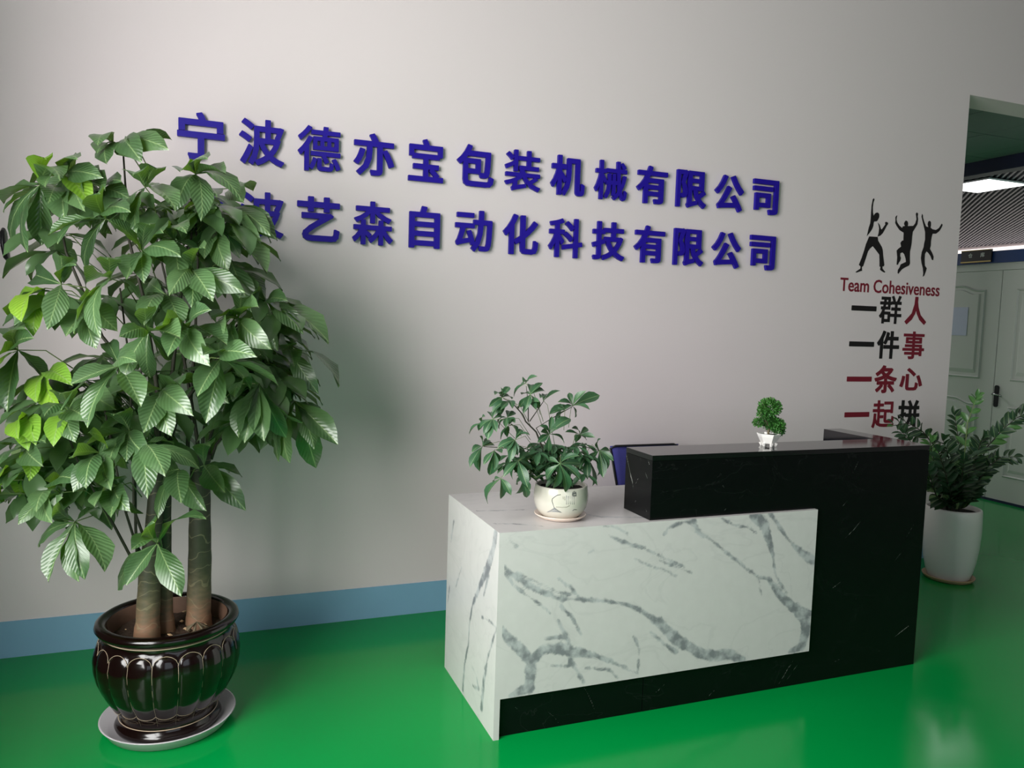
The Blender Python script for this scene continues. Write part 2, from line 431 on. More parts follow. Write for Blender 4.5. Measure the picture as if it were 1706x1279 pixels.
def arch_panel(y0, y1, z0, z1, flip, rise=0.045):
    """raised door field outline: flat bottom, ogee-topped towards one side; returns polygon in (y,z)"""
    pts = [(y0, z0), (y1, z0)]
    n = 14
    for i in range(n + 1):
        t = i / n
        y = y1 + (y0 - y1) * t
        u = 1 - abs(2 * t - 1)          # 0 at the sides, 1 in the middle
        s = min(1, max(0, (u - 0.25) / 0.55)); s = s * s * (3 - 2 * s)
        pts.append((y, z1 + rise * s))
    return pts
def door_leaf(name, y0, y1, label):
    d = thing(name, (WX, (y0 + y1) / 2, 0), label, None); d['kind'] = 'structure'; d.pop('category', None)
    G().box(WX + 0.0, WX + 0.04, y0, y1, 0.02, 2.125).mk('door_slab', M_door, d)
    for (a, b, arch) in ((1.12, 1.955, True), (0.24, 0.885, True)):
        for k, (ins, th) in enumerate(((0.0, 0.012), (0.05, 0.016))):
            p = arch_panel(y0 + 0.145 + ins, y1 - 0.145 - ins, a + ins, b - ins * 0.8, 1)
            g = G()
            if k == 0:     # thin moulding ring
                q = arch_panel(y0 + 0.145 + .022, y1 - 0.145 - .022, a + .022, b - .02, 1)
                n = len(p)
                v = [(WX - 0.001, u, w) for u, w in p] + [(WX - 0.001, u, w) for u, w in q] + \
                    [(WX - th, (pu + qu) / 2, (pw + qw) / 2) for (pu, pw), (qu, qw) in zip(p, q)]
                f = []
                for i in range(n):
                    j = (i + 1) % n
                    f += [(i, j, 2 * n + j, 2 * n + i), (2 * n + i, 2 * n + j, n + j, n + i)]
                g.add(v, f)
                fixnormals(g.mk('moulding', M_door, d))
            else:
                n = len(p); cy = sum(u for u, w in p) / n; cz = sum(w for u, w in p) / n
                q = [(cy + (u - cy) * 0.93, cz + (w - cz) * 0.95) for u, w in p]
                v = [(WX - 0.001, u, w) for u, w in p] + [(WX - 0.009, u, w) for u, w in q]
                f = [(i, (i + 1) % n, n + (i + 1) % n, n + i) for i in range(n)] + [tuple(range(n, 2 * n))]
                g.add(v, f); fixnormals(g.mk('raised_field', M_door, d))
    return d
dL = door_leaf('door_1', 1.262, 2.165, 'white moulded door leaf carrying the pale notice, left of the joint')
dR = door_leaf('door_2', 0.365, 1.254, 'white moulded door leaf with the lever handle')
# handle set on the right leaf
hd = G()
pl = [(1.221 + 0.021 * math.cos(a), (0.972 + 0.08 * (1 if math.sin(a) > 0 else -1)) + 0.021 * math.sin(a)) for a in [i * math.pi / 10 for i in range(20)]]
hd.prism(pl, WX - 0.012, WX, lambda u, w, d_: (d_, u, w))
h = fixnormals(hd.mk('handle_plate', M_dark_metal, dR)); meta(h, 'dark oval handle plate')
hl = G(); hl.tube([(WX - 0.008, 1.221, 0.992), (WX - 0.055, 1.221, 0.992)], 0.011, 10)
hl.tube([(WX - 0.055, 1.228, 0.992), (WX - 0.06, 1.19, 0.992), (WX - 0.058, 1.15, 0.988), (WX - 0.05, 1.135, 0.975)], [0.009, 0.008, 0.009, 0.006], 10)
hl.tube([(WX - 0.002, 1.262, 0.996), (WX - 0.014, 1.24, 0.996)], 0.006, 8)
meta(hl.mk('lever', M_steel, h, True), 'bright chrome lever')
# notice sheets
t = box('paper_notice', WX - 0.013, WX - 0.0105, 1.57, 1.775, 1.52, 1.79, M_paper)
meta(t, 'pale bluish paper notice stuck on the left white door leaf', 'notice')
for z in (1.60, 1.66, 1.72, 1.755):
    pass
# door name plate
dsg = thing('door_sign', (WX - 0.04, 1.505, 2.21), 'small black door sign with gold edges on the blue rail above the white doors', 'sign')
box('sign_board', WX - 0.048, WX - 0.031, 1.35, 1.66, 2.205, 2.325, M_signblack, dsg)
box('gold_strip', WX - 0.052, WX - 0.048, 1.35, 1.66, 2.208, 2.22, M_gold, dsg)
box('gold_strip', WX - 0.052, WX - 0.048, 1.35, 1.66, 2.318, 2.325, M_gold, dsg)

# hall beyond the partition: corrugated deck ceiling, far wall, light panel
dk = thing('ceiling_hall', (10, 4, 3.2), 'corrugated grey steel deck ceiling seen above the door partition', None); dk['kind'] = 'structure'; dk.pop('category', None)
box('deck_sheet', WX + 0.1, 13.6, 0.22, 8.0, 3.25, 3.28, M_deck, dk)
ribs = G()
ang = math.radians(46.5)
dx_, dy_ = math.cos(ang), math.sin(ang)
XH = 13.6
for k in range(-160, 160):
    x0, y0 = WX + 0.1, k * 0.085
    t0, t1 = 0.0, (XH - x0) / dx_
    t0 = max(t0, (0.24 - y0) / dy_); t1 = min(t1, (7.98 - y0) / dy_)
    if t1 > t0 + 0.1:
        a = Vector((x0 + dx_ * t0, y0 + dy_ * t0, 3.25)); b = Vector((x0 + dx_ * t1, y0 + dy_ * t1, 3.25))
        s = Vector((-dy_, dx_, 0)); dn = Vector((0, 0, .03))
        v = [a - s * .020, a - s * .012 - dn, a + s * .012 - dn, a + s * .020, b - s * .020, b - s * .012 - dn, b + s * .012 - dn, b + s * .020]
        ribs.add(v, [(0, 4, 5, 1), (1, 5, 6, 2), (2, 6, 7, 3)])
o = ribs.mk('deck_ribs', M_deck, dk); o['kind'] = 'stuff'
struct(box('wall_hall_far', 13.6, 13.8, 0.22, 8.2, 0, 3.4, M_wall))
struct(box('window_3', 13.55, 13.59, 0.6, 7.8, 1.6, 3.17, M_daylit), 'bright window far behind the partition')
lp = thing('ceiling_light', (8.05, 2.55, 3.2), 'square white light panel hanging below the corrugated ceiling', 'light')
box('light_frame', 7.745, 8.355, 2.245, 2.855, 3.195, 3.212, M_rubber_edge, lp)
box('diffuser', 7.755, 8.345, 2.255, 2.845, 3.188, 3.195, M_led, lp)
lpl = area('ceiling_light_glow', (8.05, 2.55, 3.17), (0, 0, -1), 0.58, 0.58, 6)
# small pale bracket in the opening's top corner, dark pull on the left of the wall
meta(box('header_bracket', EX + 0.002, EX + 0.02, 0.05, 0.2, EZ - 0.135, EZ - 0.002, M_rubber_edge, bev=0.002), 'small pale bracket under the top corner of the opening', 'bracket')
g = G()
g.tube([(-0.805, -0.001, 1.83), (-0.805, -0.022, 1.815), (-0.803, -0.026, 1.765), (-0.795, -0.022, 1.715), (-0.79, -0.001, 1.70)], [.007, .009, .010, .009, .006], 10)
meta(g.mk('wall_hook', M_dark_metal, None, True, loc=(-0.8, 0, 1.765)), 'small dark curved metal hook on the wall left of the tall tree', 'hook')

# ------------------------------------------------------------------ lettering
def glyph_mesh(ch, bold, ext, res=3):
    cu = bpy.data.curves.new('glyph', 'FONT'); cu.body = ch; cu.size = 1.0
    cu.resolution_u = res
    o = bpy.data.objects.new('glyph', cu); COL.objects.link(o)
    me = bpy.data.meshes.new_from_object(o, depsgraph=bpy.context.evaluated_depsgraph_get())
    bpy.data.objects.remove(o); bpy.data.curves.remove(cu)
    # boards: flat fill extruded, plus a bar along every outline edge to give the heavy stroke
    bm = bmesh.new(); bm.from_mesh(me); bmesh.ops.remove_doubles(bm, verts=bm.verts, dist=1e-4)
    V = []; Fc = []; rj = random.Random(1)
    for f in bm.faces:
        n = len(V); V += [(v.co.x, v.co.y, ext) for v in f.verts]
        q = tuple(range(n, n + len(f.verts))); Fc.append(q if f.normal.z > 0 else q[::-1])
    for e in bm.edges:
        if len(e.link_faces) != 1: continue
        a, b = e.verts[0].co.xy, e.verts[1].co.xy
        d = b - a
        if d.length < 1e-5: continue
        d.normalize(); k = bold * (0.75 if (b - a).length > bold * 2 else 0.2); w = Vector((-d.y, d.x)) * bold
        a2, b2 = a - d * k, b + d * k
        n = len(V)
        top = ext * (1 - 0.05 * rj.random())
        for zz_ in (-ext, top): V += [(p.x, p.y, zz_) for p in (a2 - w, b2 - w, b2 + w, a2 + w)]
        Fc += [(n + 4, n + 5, n + 6, n + 7), (n, n + 1, n + 5, n + 4), (n + 1, n + 2, n + 6, n + 5), (n + 2, n + 3, n + 7, n + 6), (n + 3, n, n + 4, n + 7)]
    bm.free(); me.clear_geometry(); me.from_pydata(V, [], Fc); me.update()
    return me
def letters(name, ch, cx, cz, size, material, depth, y, bold=0.016, fit=None, parent=None, xs=1.0, shear=0.0):
    """stand the glyph on the wall plane, centred at (cx, cz); size = em size or fit = (w, h)"""
    me = glyph_mesh(ch, bold, 0.5)
    n = len(me.vertices); co = np.empty(n * 3); me.vertices.foreach_get('co', co); co = co.reshape(-1, 3)
    mn, mx = co.min(0), co.max(0); c = (mn + mx) / 2
    if fit: sx, sy = fit[0] / (mx[0] - mn[0]), fit[1] / (mx[1] - mn[1])
    else: sx, sy = size * xs, size
    o3 = org(parent) if parent else Vector((cx, y, cz))
    out = np.empty_like(co)
    yy = (co[:, 1] - c[1]) * sy
    out[:, 0] = cx + (co[:, 0] - c[0]) * sx + yy * shear - o3.x
    out[:, 2] = cz + yy - o3.z
    out[:, 1] = y - (co[:, 2] - mn[2]) / max(1e-6, mx[2] - mn[2]) * depth - o3.y
    me.vertices.foreach_set('co', out.ravel()); me.materials.clear(); me.materials.append(material)
    me.update(); me.name = name
    return add_mesh(name, me, parent, None if parent else Vector((cx, y, cz)))
row1, row2 = '宁波德亦宝包装机械有限公司', '宁波艺森自动化科技有限公司'
ORD = ['first', 'second', 'third', 'fourth', 'fifth', 'sixth', 'seventh', 'eighth', 'ninth', 'tenth', 'eleventh', 'twelfth', 'last']
BOLD = {'德': .017, '械': .016, '装': .018, '森': .021, '宝': .023, '动': .022, '限': .022, '科': .022, '技': .023, '波': .024}
TX, TS = -0.0449, 0.2558
for row, z, rn in ((row1, 2.2881, 'upper'), (row2, 1.9651, 'lower')):
    for i, ch in enumerate(row):
        narrow = {'自': (0.155, 0.205), '亦': (0.195, 0.20), '司': (0.178, 0.2)}.get(ch)
        fit = narrow or (0.196, 0.206)
        if ch == '宝': fit = (0.175, 0.205)
        if ch == '有': fit = (0.192, 0.204)
        o = letters('sign_character', ch, TX + i * TS, z, 0.2, M_sign_blue, 0.018, -0.008, BOLD.get(ch, 0.026), fit)
        lab = '%s raised blue character of the %s row on the wall, reading %s' % (ORD[i], rn, ch)
        if rn == 'lower' and i < 2: lab = '%s raised blue character of the lower row, partly behind the tree, reading %s' % (ORD[i], ch)
        meta(o, lab, 'sign character', 'blue company name characters on the wall')
# door sign glyphs (stand on a plane facing -x)
def side_glyph(ch, cy, cz, size, parent):
    me = glyph_mesh(ch, 0.012, 0.5)
    n = len(me.vertices); co = np.empty(n * 3); me.vertices.foreach_get('co', co); co = co.reshape(-1, 3)
    mn, mx = co.min(0), co.max(0); c = (mn + mx) / 2; o3 = org(parent); out = np.empty_like(co)
    out[:, 1] = cy - (co[:, 0] - c[0]) * size - o3.y
    out[:, 2] = cz + (co[:, 1] - c[1]) * size - o3.z
    out[:, 0] = WX - 0.048 - (co[:, 2] - mn[2]) / (mx[2] - mn[2]) * 0.002 - o3.x
    me.vertices.foreach_set('co', out.ravel()); me.materials.clear(); me.materials.append(M_white); me.update()
    add_mesh('character', me, parent)
side_glyph('仓', 1.562, 2.276, 0.045, dsg); side_glyph('库', 1.438, 2.276, 0.045, dsg)

# slogan: three silhouettes, english line, four (five) rows of characters
cap = letters('slogan_caption', 'Team Cohesiveness', 4.066, 1.812, 0.1, M_vinyl_red, 0.0015, -0.0005, 0.014, (0.845, 0.085))
meta(cap, 'dark red English caption line under the three black figures', 'wall lettering', 'team slogan on the wall')
rows = [('一群人', 'kkr', 1.669, 'black and red three character slogan row directly under the English caption'),
        ('一件事', 'kkr', 1.443, 'second slogan row from the top, with red last character'),
        ('一条心', 'rrr', 1.220, 'all red slogan row, third from the top'),
        ('一起拼', 'rrk', 0.992, 'fourth slogan row, red with black last character above the plant')]
for s, cs, z, lab in rows:
    t = thing('slogan_row', (4.07, 0, z), lab, 'wall lettering', 'team slogan on the wall')
    for i, (ch, c) in enumerate(zip(s, cs)):
        fit = (0.205, 0.032) if ch == '一' else ((0.19, 0.182) if ch != '心' else (0.2, 0.15))
        letters('character', ch, 3.85 + 0.2215 * i, z, 0.2, M_vinyl_black if c == 'k' else M_vinyl_red, 0.0015, -0.0005, .020 if ch in '群事起' else 0.03, fit, t)
def zf(pts): return [at(1400 + a / 7.105, 320 + b / 7.105, y=0) for a, b in pts]
FIG = [
 ([ [(395,72),(402,90),(388,125),(382,180),(383,240),(392,282),(402,262),(418,245),(440,241),(457,258),(458,292),(445,322),(430,345),(410,348),(400,345),(392,362),(388,400),(372,440),(345,480),(312,520),(322,480),(335,420),(352,370),(358,320),(362,240),(368,160),(378,110),(382,85)],
    [(443,362),(462,385),(480,440),(492,438),(515,405),(532,380),(526,362),(540,350),(560,360),(563,378),(548,395),(525,440),(500,485),(470,515),(440,526),(452,480),(458,430),(452,395)],
    [(340,524),(440,530),(445,575),(490,650),(500,690),(505,760),(518,860),(512,878),(495,880),(497,905),(530,945),(520,952),(495,940),(468,918),(474,885),(462,880),(462,800),(460,740),(430,700),(382,638),(350,665),(325,700),(300,780),(268,875),(252,885),(255,930),(235,936),(190,952),(178,945),(205,925),(235,905),(238,880),(218,860),(250,780),(280,690),(300,620),(325,560)]],
  'black silhouette with one arm straight up and legs apart, leftmost of three'),
 ([ [(672,276),(665,300),(662,325),(672,360),(695,395),(730,425),(738,405),(762,400),(752,375),(760,350),(775,335),(795,348),(800,378),(795,402),(830,400),(860,400),(885,370),(900,320),(896,285),(892,255),(903,240),(918,255),(912,285),(918,320),(910,380),(880,430),(855,470),(848,520),(842,600),(832,660),(822,700),(820,790),(822,845),(810,868),(760,892),(725,915),(700,945),(685,966),(676,955),(680,920),(700,890),(712,855),(775,825),(772,790),(755,735),(735,712),(708,722),(705,755),(715,780),(705,815),(688,835),(680,858),(665,860),(668,820),(672,770),(665,690),(690,665),(718,645),(710,600),(728,575),(745,570),(748,480),(700,450),(665,400),(648,365),(652,330),(650,300),(660,280)]],
  'black silhouette jumping with both fists raised, middle of three'),
 ([ [(965,258),(975,275),(975,300),(990,350),(1012,405),(1040,415),(1032,380),(1038,350),(1055,338),(1070,355),(1070,395),(1065,420),(1090,440),(1130,448),(1165,425),(1185,395),(1198,372),(1208,388),(1195,420),(1170,460),(1130,492),(1090,492),(1078,530),(1070,580),(1068,630),(1058,670),(1085,720),(1102,765),(1095,806),(1082,800),(1065,755),(1040,720),(1018,700),(1000,730),(995,790),(998,870),(1020,900),(1012,930),(990,990),(975,1000),(980,960),(975,900),(960,840),(952,780),(962,710),(985,650),(990,610),(1002,560),(1002,470),(985,400),(968,330),(960,290)]],
  'black silhouette leaping with arms spread, rightmost of three')]
for outlines, lab in FIG:
    g = G()
    for pts in outlines:
        w = zf(pts); n = len(w)
        v = [(p.x, -0.002, p.z) for p in w] + [(p.x, -0.0004, p.z) for p in w]
        g.add(v, [tuple(range(n)), tuple(range(2 * n - 1, n - 1, -1))] + [(i, i + n, (i + 1) % n + n, (i + 1) % n) for i in range(n)])
    c = zf([outlines[0][0]])[0]
    o = g.mk('figure_silhouette', M_vinyl_black, loc=(c.x, 0, c.z))
    bm = bmesh.new(); bm.from_mesh(o.data); bmesh.ops.triangulate(bm, faces=[f for f in bm.faces if len(f.verts) > 4], ngon_method='EAR_CLIP')
    bmesh.ops.recalc_face_normals(bm, faces=bm.faces); bm.to_mesh(o.data); bm.free()
    meta(o, lab, 'wall figure', 'team slogan on the wall')

# ------------------------------------------------------------------ reception desk
DX, DY, DL, DD, HW, HB, BX, PX, PZ = 0.950, -1.2725, 2.068, 0.630, 0.767, 1.02, 0.626, 1.430, 0.152
desk = thing('reception_desk', (DX + DL / 2, DY + DD / 2, 0), 'reception desk of white and black marble laminate standing on the green floor', 'desk')

def field(P2, lines):
    """signed distance (width/2 - distance) to polylines [(u,v,w)...] for points P2 (n,2)"""
    best = np.full(len(P2), -0.08)
    for ln in lines:
        for (a, b) in zip(ln[:-1], ln[1:]):
            A = np.array(a[:2]); B = np.array(b[:2]); d = B - A; L2 = max(1e-9, d @ d)
            t = np.clip(((P2 - A) @ d) / L2, 0, 1)
            q = A + t[:, None] * d
            dist = np.linalg.norm(P2 - q, axis=1)
            w = (a[2] + (b[2] - a[2]) * t) / 2
            best = np.maximum(best, w - dist)
    return best
def vein_panel(name, x0, x1, y0, y1, z0, z1, face, lines, material, parent, step=0.006):
    """a board whose visible face is finely divided to carry the vein field"""
    if face == 'front': ua, ub, va, vb = x0, x1, z0, z1; P = lambda u, v: (u, y0, v)
    elif face == 'left': ua, ub, va, vb = y0, y1, z0, z1; P = lambda u, v: (x0, u, v)
    else: ua, ub, va, vb = x0, x1, y0, y1; P = lambda u, v: (u, v, z1)
    nu, nv = max(2, int((ub - ua) / step)), max(2, int((vb - va) / step))
    us, vs = np.linspace(ua, ub, nu + 1), np.linspace(va, vb, nv + 1)
    P2 = np.array([(u, v) for v in vs for u in us])
    F = field(P2, lines)
    V = [P(u, v) for u, v in P2]
    Fc = []
    for j in range(nv):
        for i in range(nu):
            a = j * (nu + 1) + i
            q = (a, a + 1, a + nu + 2, a + nu + 1)
            Fc.append(q if face != 'left' else q[::-1])
    n0 = len(V)
    bx = [(x0, y0, z0), (x1, y0, z0), (x1, y1, z0), (x0, y1, z0), (x0, y0, z1), (x1, y0, z1), (x1, y1, z1), (x0, y1, z1)]
    V += bx
    for nm, q in (('bottom', (0, 3, 2, 1)), ('top', (4, 5, 6, 7)), ('front', (0, 1, 5, 4)), ('right', (1, 2, 6, 5)), ('back', (2, 3, 7, 6)), ('left', (3, 0, 4, 7))):
        if nm != face: Fc.append(tuple(i + n0 for i in q))
    at_ = np.concatenate([F, np.full(8, -0.08)])
    return mk(name, V, Fc, material, parent, attr=at_.tolist())
S7, S8 = (720, 820, 3.0457), (1100, 820, 3.0457)
def conv(lines, S, plane):
    out = []
    for ln in lines:
        q = []
        for a, b, w in ln:
            px, py = S[0] + a / S[2], S[1] + b / S[2]
            if plane == 'front': p = at(px, py, y=DY); d = (p - CAM).dot(F_); q.append((p.x, p.z, w / S[2] / F_PX * d))
            elif plane == 'left': p = at(px, py, x=DX); d = (p - CAM).dot(F_); q.append((p.y, p.z, w / S[2] / F_PX * d * 1.6))
            else: p = at(px, py, z=HW); d = (p - CAM).dot(F_); q.append((p.x, p.y, w / S[2] / F_PX * d * 2))
        out.append(q)
    return out
front7 = [
 [(355,370,5),(400,410,12),(470,455,26),(520,490,32),(600,520,30),(660,545,18),(720,540,16),(820,548,18),(900,555,14),(980,565,12),(1060,600,18),(1120,640,30),(1180,690,40),(1220,740,44),(1279,780,48)],
 [(430,410,5),(540,460,7),(640,505,7),(700,520,7)], [(370,410,5),(420,480,7),(520,550,7),(600,610,5)],
 [(640,440,5),(700,480,7),(740,525,7)], [(650,570,12),(690,610,16),(730,670,10),(755,720,5)],
 [(345,690,32),(390,740,44),(450,800,50),(500,860,54),(500,920,52),(490,990,60),(400,1030,20)],
 [(500,860,50),(560,800,50),(640,790,56),(720,810,50),(800,820,28),(880,845,16),(960,880,9),(1040,920,8)],
 [(640,650,7),(665,700,22),(690,760,24),(700,800,24)], [(570,740,10),(620,735,16),(670,735,18)],
 [(700,850,22),(740,910,16),(770,965,8)], [(600,880,5),(700,880,7)], [(780,890,6),(900,900,8),(940,940,5)],
 [(1020,730,5),(1050,790,7),(1045,880,6),(1040,925,5)], [(870,170,5),(930,175,14),(990,210,6)],
 [(900,220,8),(980,255,14),(1080,285,11),(1180,335,8),(1279,380,8)], [(1030,340,4),(1100,370,6),(1240,420,6)],
 [(380,235,4),(430,275,4)], [(820,290,4),(790,315,3)], [(1110,710,6),(1180,770,14),(1240,810,20)]]
front8 = [
 [(0,650,28),(60,720,46),(130,775,48),(200,815,52),(280,830,52),(340,820,56),(420,850,36)],
 [(20,215,7),(40,180,14),(120,150,12),(170,150,30),(200,210,14),(250,235,7),(340,310,9),(430,380,10),(500,430,8),(550,440,10)],
 [(300,125,7),(370,165,10),(440,175,10),(490,205,7)],
 [(480,110,60),(530,170,56),(550,240,44),(570,310,16),(580,400,10),(600,450,8),(640,510,10)],
 [(560,110,24),(600,170,18),(650,240,13),(700,290,26),(750,330,42),(785,350,46)],
 [(550,440,18),(600,510,38),(650,560,42),(700,610,50),(740,650,60),(735,720,52),(720,780,46),(660,805,20)],
 [(690,570,20),(760,620,34)], [(500,450,4),(515,520,4)], [(0,345,5),(160,410,5)], [(0,385,5),(80,425,5)]]
side7 = [
 [(322,210,30),(310,290,26),(275,400,40),(240,480,18),(205,570,9),(190,660,8),(185,760,8),(165,870,12),(155,1000,12)],
 [(285,420,16),(262,520,6)], [(330,680,6),(310,740,7),(280,850,10),(262,950,18),(250,1100,20)],
 [(110,150,10),(95,250,4)], [(200,880,5),(220,920,7),(237,1000,8),(205,980,4)], [(250,630,3),(300,660,4),(330,690,4)], [(150,380,3),(120,480,3)], [(88,480,3),(78,560,3)]]
top7 = [[(190,95,5),(330,92,6),(480,88,3)], [(285,158,5),(420,160,8),(560,172,3)], [(760,108,5),(860,124,14),(960,126,8),(1080,128,5)]]
LV = conv(front7, S7, 'front') + conv(front8, S8, 'front')
vein_panel('front_panel', DX + 0.022, DX + PX, DY, DY + 0.02, PZ, HW, 'front', LV, M_marble, desk)
vein_panel('side_panel', DX, DX + 0.022, DY, DY + DD, 0.0, HW, 'left', conv(side7, S7, 'left'), M_marble, desk, 0.008)
vein_panel('worktop', DX + 0.022, DX + PX, DY + 0.02, DY + DD, HW - 0.022, HW, 'top', conv(top7, S7, 'top'), M_marble, desk, 0.01)
box('worktop', DX + PX, DX + DL - 0.11, DY + 0.04, DY + DD, HW - 0.022, HW, M_marble, desk)
def streaks(rng, n, u0, u1, v0, v1, ang=0.95, le=(0.03, 0.12)):
    out = []
    for _ in range(n):
        u, v = rng.uniform(u0, u1), rng.uniform(v0, v1); L = rng.uniform(*le); a = ang + rng.uniform(-.2, .2)
        du, dv = math.cos(a) * L, math.sin(a) * L; j = rng.uniform(-.006, .006); w = rng.uniform(-0.0022, 0.0012)
        out.append([(u, v, w - 0.001), (u + du / 2 + j, v + dv / 2, w + 0.0012), (u + du, v + dv, w - 0.002)])
    return out
rng = random.Random(3)
black8 = [[(955,240,1),(1000,195,4),(1035,150,1)], [(890,495,3),(935,460,3)], [(1210,740,3),(1245,712,5),(1280,685,2)], [(610,995,1),(650,930,3),(680,870,1)],
          [(660,960,2),(715,880,2)], [(1270,230,2),(1310,160,1)], [(1100,840,1),(1150,795,1)], [(245,1060,2),(290,1015,2)], [(890,875,2),(930,855,1)], [(0,1020,2),(45,975,1)]]
black7 = [[(775,990,3),(800,1030,4),(820,1075,4),(835,1110,2)], [(430,1100,2),(460,1132,3)], [(590,1122,2),(630,1150,4),(655,1188,2)], [(1150,1025,3),(1170,1010,2)], [(1030,950,2),(1062,985,2)]]
B6 = (1000, 640, 4.265)
black6 = [[(890,725,7),(905,745,5)], [(890,915,3),(918,890,3)], [(1010,820,2),(1060,780,2)], [(1480,500,1),(1500,530,1)]]
BK = conv(black8, S8, 'front') + conv(black7, S7, 'front') + conv(black6, B6, 'front') + streaks(rng, 12, DX + 1.0, DX + DL, 0.02, 1.0)
yb = DY + 0.02
vein_panel('kick_panel', DX + 0.022, 1.578, yb, yb + 0.018, 0, PZ, 'front', BK, M_marble_k, desk, 0.005)
vein_panel('kick_panel', 1.581, DX + PX, yb, yb + 0.018, 0, PZ, 'front', BK, M_marble_k, desk, 0.005)
vein_panel('black_front_panel', DX + PX, DX + DL, yb, yb + 0.018, 0, HW, 'front', BK, M_marble_k, desk, 0.005)
vein_panel('counter_front', DX + BX, DX + DL, yb, yb + 0.018, HW, HB - 0.022, 'front', BK, M_marble_k, desk, 0.005)
B6l = [[(185,500,7),(200,570,10),(215,640,12),(228,690,12),(235,745,6)], [(340,540,8),(350,570,6)], [(318,620,5),(335,670,8)], [(325,890,6),(332,920,5)], [(280,520,4),(300,560,3)]]
def cside(lines):
    out = []
    for ln in lines:
        q = []
        for a, b, w in ln:
            p = at(B6[0] + a / B6[2], B6[1] + b / B6[2], x=DX + BX); q.append((p.y, p.z, w / B6[2] / 430))
        out.append(q)
    return out
vein_panel('counter_side', DX + BX, DX + BX + 0.018, yb + 0.018, yb + 0.203, HW, HB - 0.022, 'left', cside(B6l) + streaks(rng, 5, yb, yb + .2, HW, HB, 2.0), M_marble_k, desk, 0.005)
bevel(box('counter_top', DX + BX - 0.001, DX + DL, yb - 0.001, yb + 0.203, HB - 0.021, HB, M_top_k, desk), 0.001, 1)
box('counter_back', DX + BX + 0.018, DX + DL - 0.11, yb + 0.185, yb + 0.203, HW, HB - 0.022, M_top_k, desk)
o = box('end_panel', DX + DL - 0.108, DX + DL, yb + 0.205, DY + DD - 0.075, 0, HB, M_top_k, desk)
box('inner_panel', DX + 0.022, DX + DL - 0.11, DY + DD - 0.1, DY + DD - 0.085, 0.3, HW - 0.03, M_rubber_edge, desk)

# ------------------------------------------------------------------ office chair behind the desk
ch = thing('office_chair', (2.1, -0.36, 0), 'office chair with blue mesh back behind the desk', 'chair')
cx, cy = 2.05, -0.42
def RB(g, x0, x1, y0, y1, z0, z1): return g.box(x0, x1, y0, y1, z0, z1)
fr = G()
CY = -0.13
L0, L1 = at(1017, 743, y=CY), at(1028, 812, y=CY)
xl, zt = L0.x, L0.z
sl = (L1.x - L0.x) / (L0.z - L1.z)
pts = [(xl + sl * 0.42, CY, zt - 0.42), (xl + sl * .2, CY, zt - 0.2), (xl, CY, zt - 0.012), (xl + 0.03, CY, zt), (xl + 0.40, CY, zt), (xl + 0.43, CY, zt - 0.012), (xl + .43 - sl * .2, CY, zt - 0.2), (xl + .43 - sl * .42, CY, zt - 0.42), (xl + sl * 0.42, CY, zt - 0.42)]
fr.tube(pts, 0.006, 8)
fr.mk('back_frame', M_black_plastic, ch, True)
# mesh back: gently curved sheet
v = []; f = []
nu, nv = 8, 6
for j in range(nv + 1):
    tt = j / nv; zz = zt - 0.42 * (1 - tt); a0 = xl + sl * .42 * (1 - tt); a1 = xl + .43 - sl * .42 * (1 - tt)
    for i in range(nu + 1):
        s = i / nu; v.append((a0 + (a1 - a0) * s, CY + 0.02 * math.sin(math.pi * s), zz))
for j in range(nv):
    for i in range(nu): a = j * (nu + 1) + i; f.append((a, a + 1, a + nu + 2, a + nu + 1))
o = mk('mesh_back', v, f, M_blue_mesh, ch, True); sm = o.modifiers.new('thick', 'SOLIDIFY'); sm.thickness = 0.005
cc = xl + .215
bevel(G().box(cc - .23, cc + .23, -0.60, -0.16, 0.42, 0.50).mk('seat', M_blue_mesh, ch), 0.03, 3)
G().tube([(cc, CY, zt - .42), (cc, CY, .45), (cc, -0.36, .40)], [.02, .02, .02], 8).mk('back_support', M_black_plastic, ch, True)
G().tube([(cc, -.36, .09), (cc, -.36, .42)], .025, 12).mk('gas_lift', M_black_plastic, ch, True)
for s in (-1, 1):
    G().tube([(cc + s * .2, -.36, .43), (cc + s * .27, -.36, .45), (cc + s * .27, -.36, .63), (cc + s * .27, -.5, .64), (cc + s * .27, -.25, .64)], .013, 8).mk('armrest', M_black_plastic, ch, True)
for k in range(5):
    a = 2 * math.pi * k / 5 + .3
    e = (cc + .26 * math.cos(a), -.36 + .26 * math.sin(a))
    lg = G().tube([(cc, -.36, .11), (e[0], e[1], .075)], [.022, .014], 8).mk('base_leg', M_black_plastic, ch, True)
    G().tube([(e[0] - .012, e[1], .027), (e[0] + .012, e[1], .027)], .026, 12).tube([(e[0], e[1], .027), (e[0], e[1], .075)], .006, 6).mk('caster', M_black_plastic, lg, True)

# ------------------------------------------------------------------ leaves
def leaf_mesh(name, material, prof, nx=6, droop=0.10, fold=0.10, wav=0.0):
    """unit leaf: x 0..1 along the midrib, y +-0.5 wide, z up; prof(t) half width 0..0.5"""
    v = []; f = []
    for i in range(nx + 1):
        t = i / nx; w = prof(t)
        zc = droop * 4 * t * (1 - t)
        for k, s in enumerate((-1, -.5, 0, .5, 1)):
            z = zc + fold * abs(s) * w * 2 - 0.12 * droop * s * s
            if abs(s) == 1: z += wav * math.sin(t * 17 + (2 if s > 0 else 0))
            v.append((t, s * w, z))
    for i in range(nx):
        for k in range(4):
            a = i * 5 + k; f.append((a, a + 5, a + 6, a + 1))
    me = bpy.data.meshes.new(name); me.from_pydata(v, [], f); me.materials.append(material)
    me.polygons.foreach_set('use_smooth', [True] * len(me.polygons)); me.update()
    # upper face must look to +z
    if me.polygons[10].normal.z < 0: me.flip_normals()
    return me
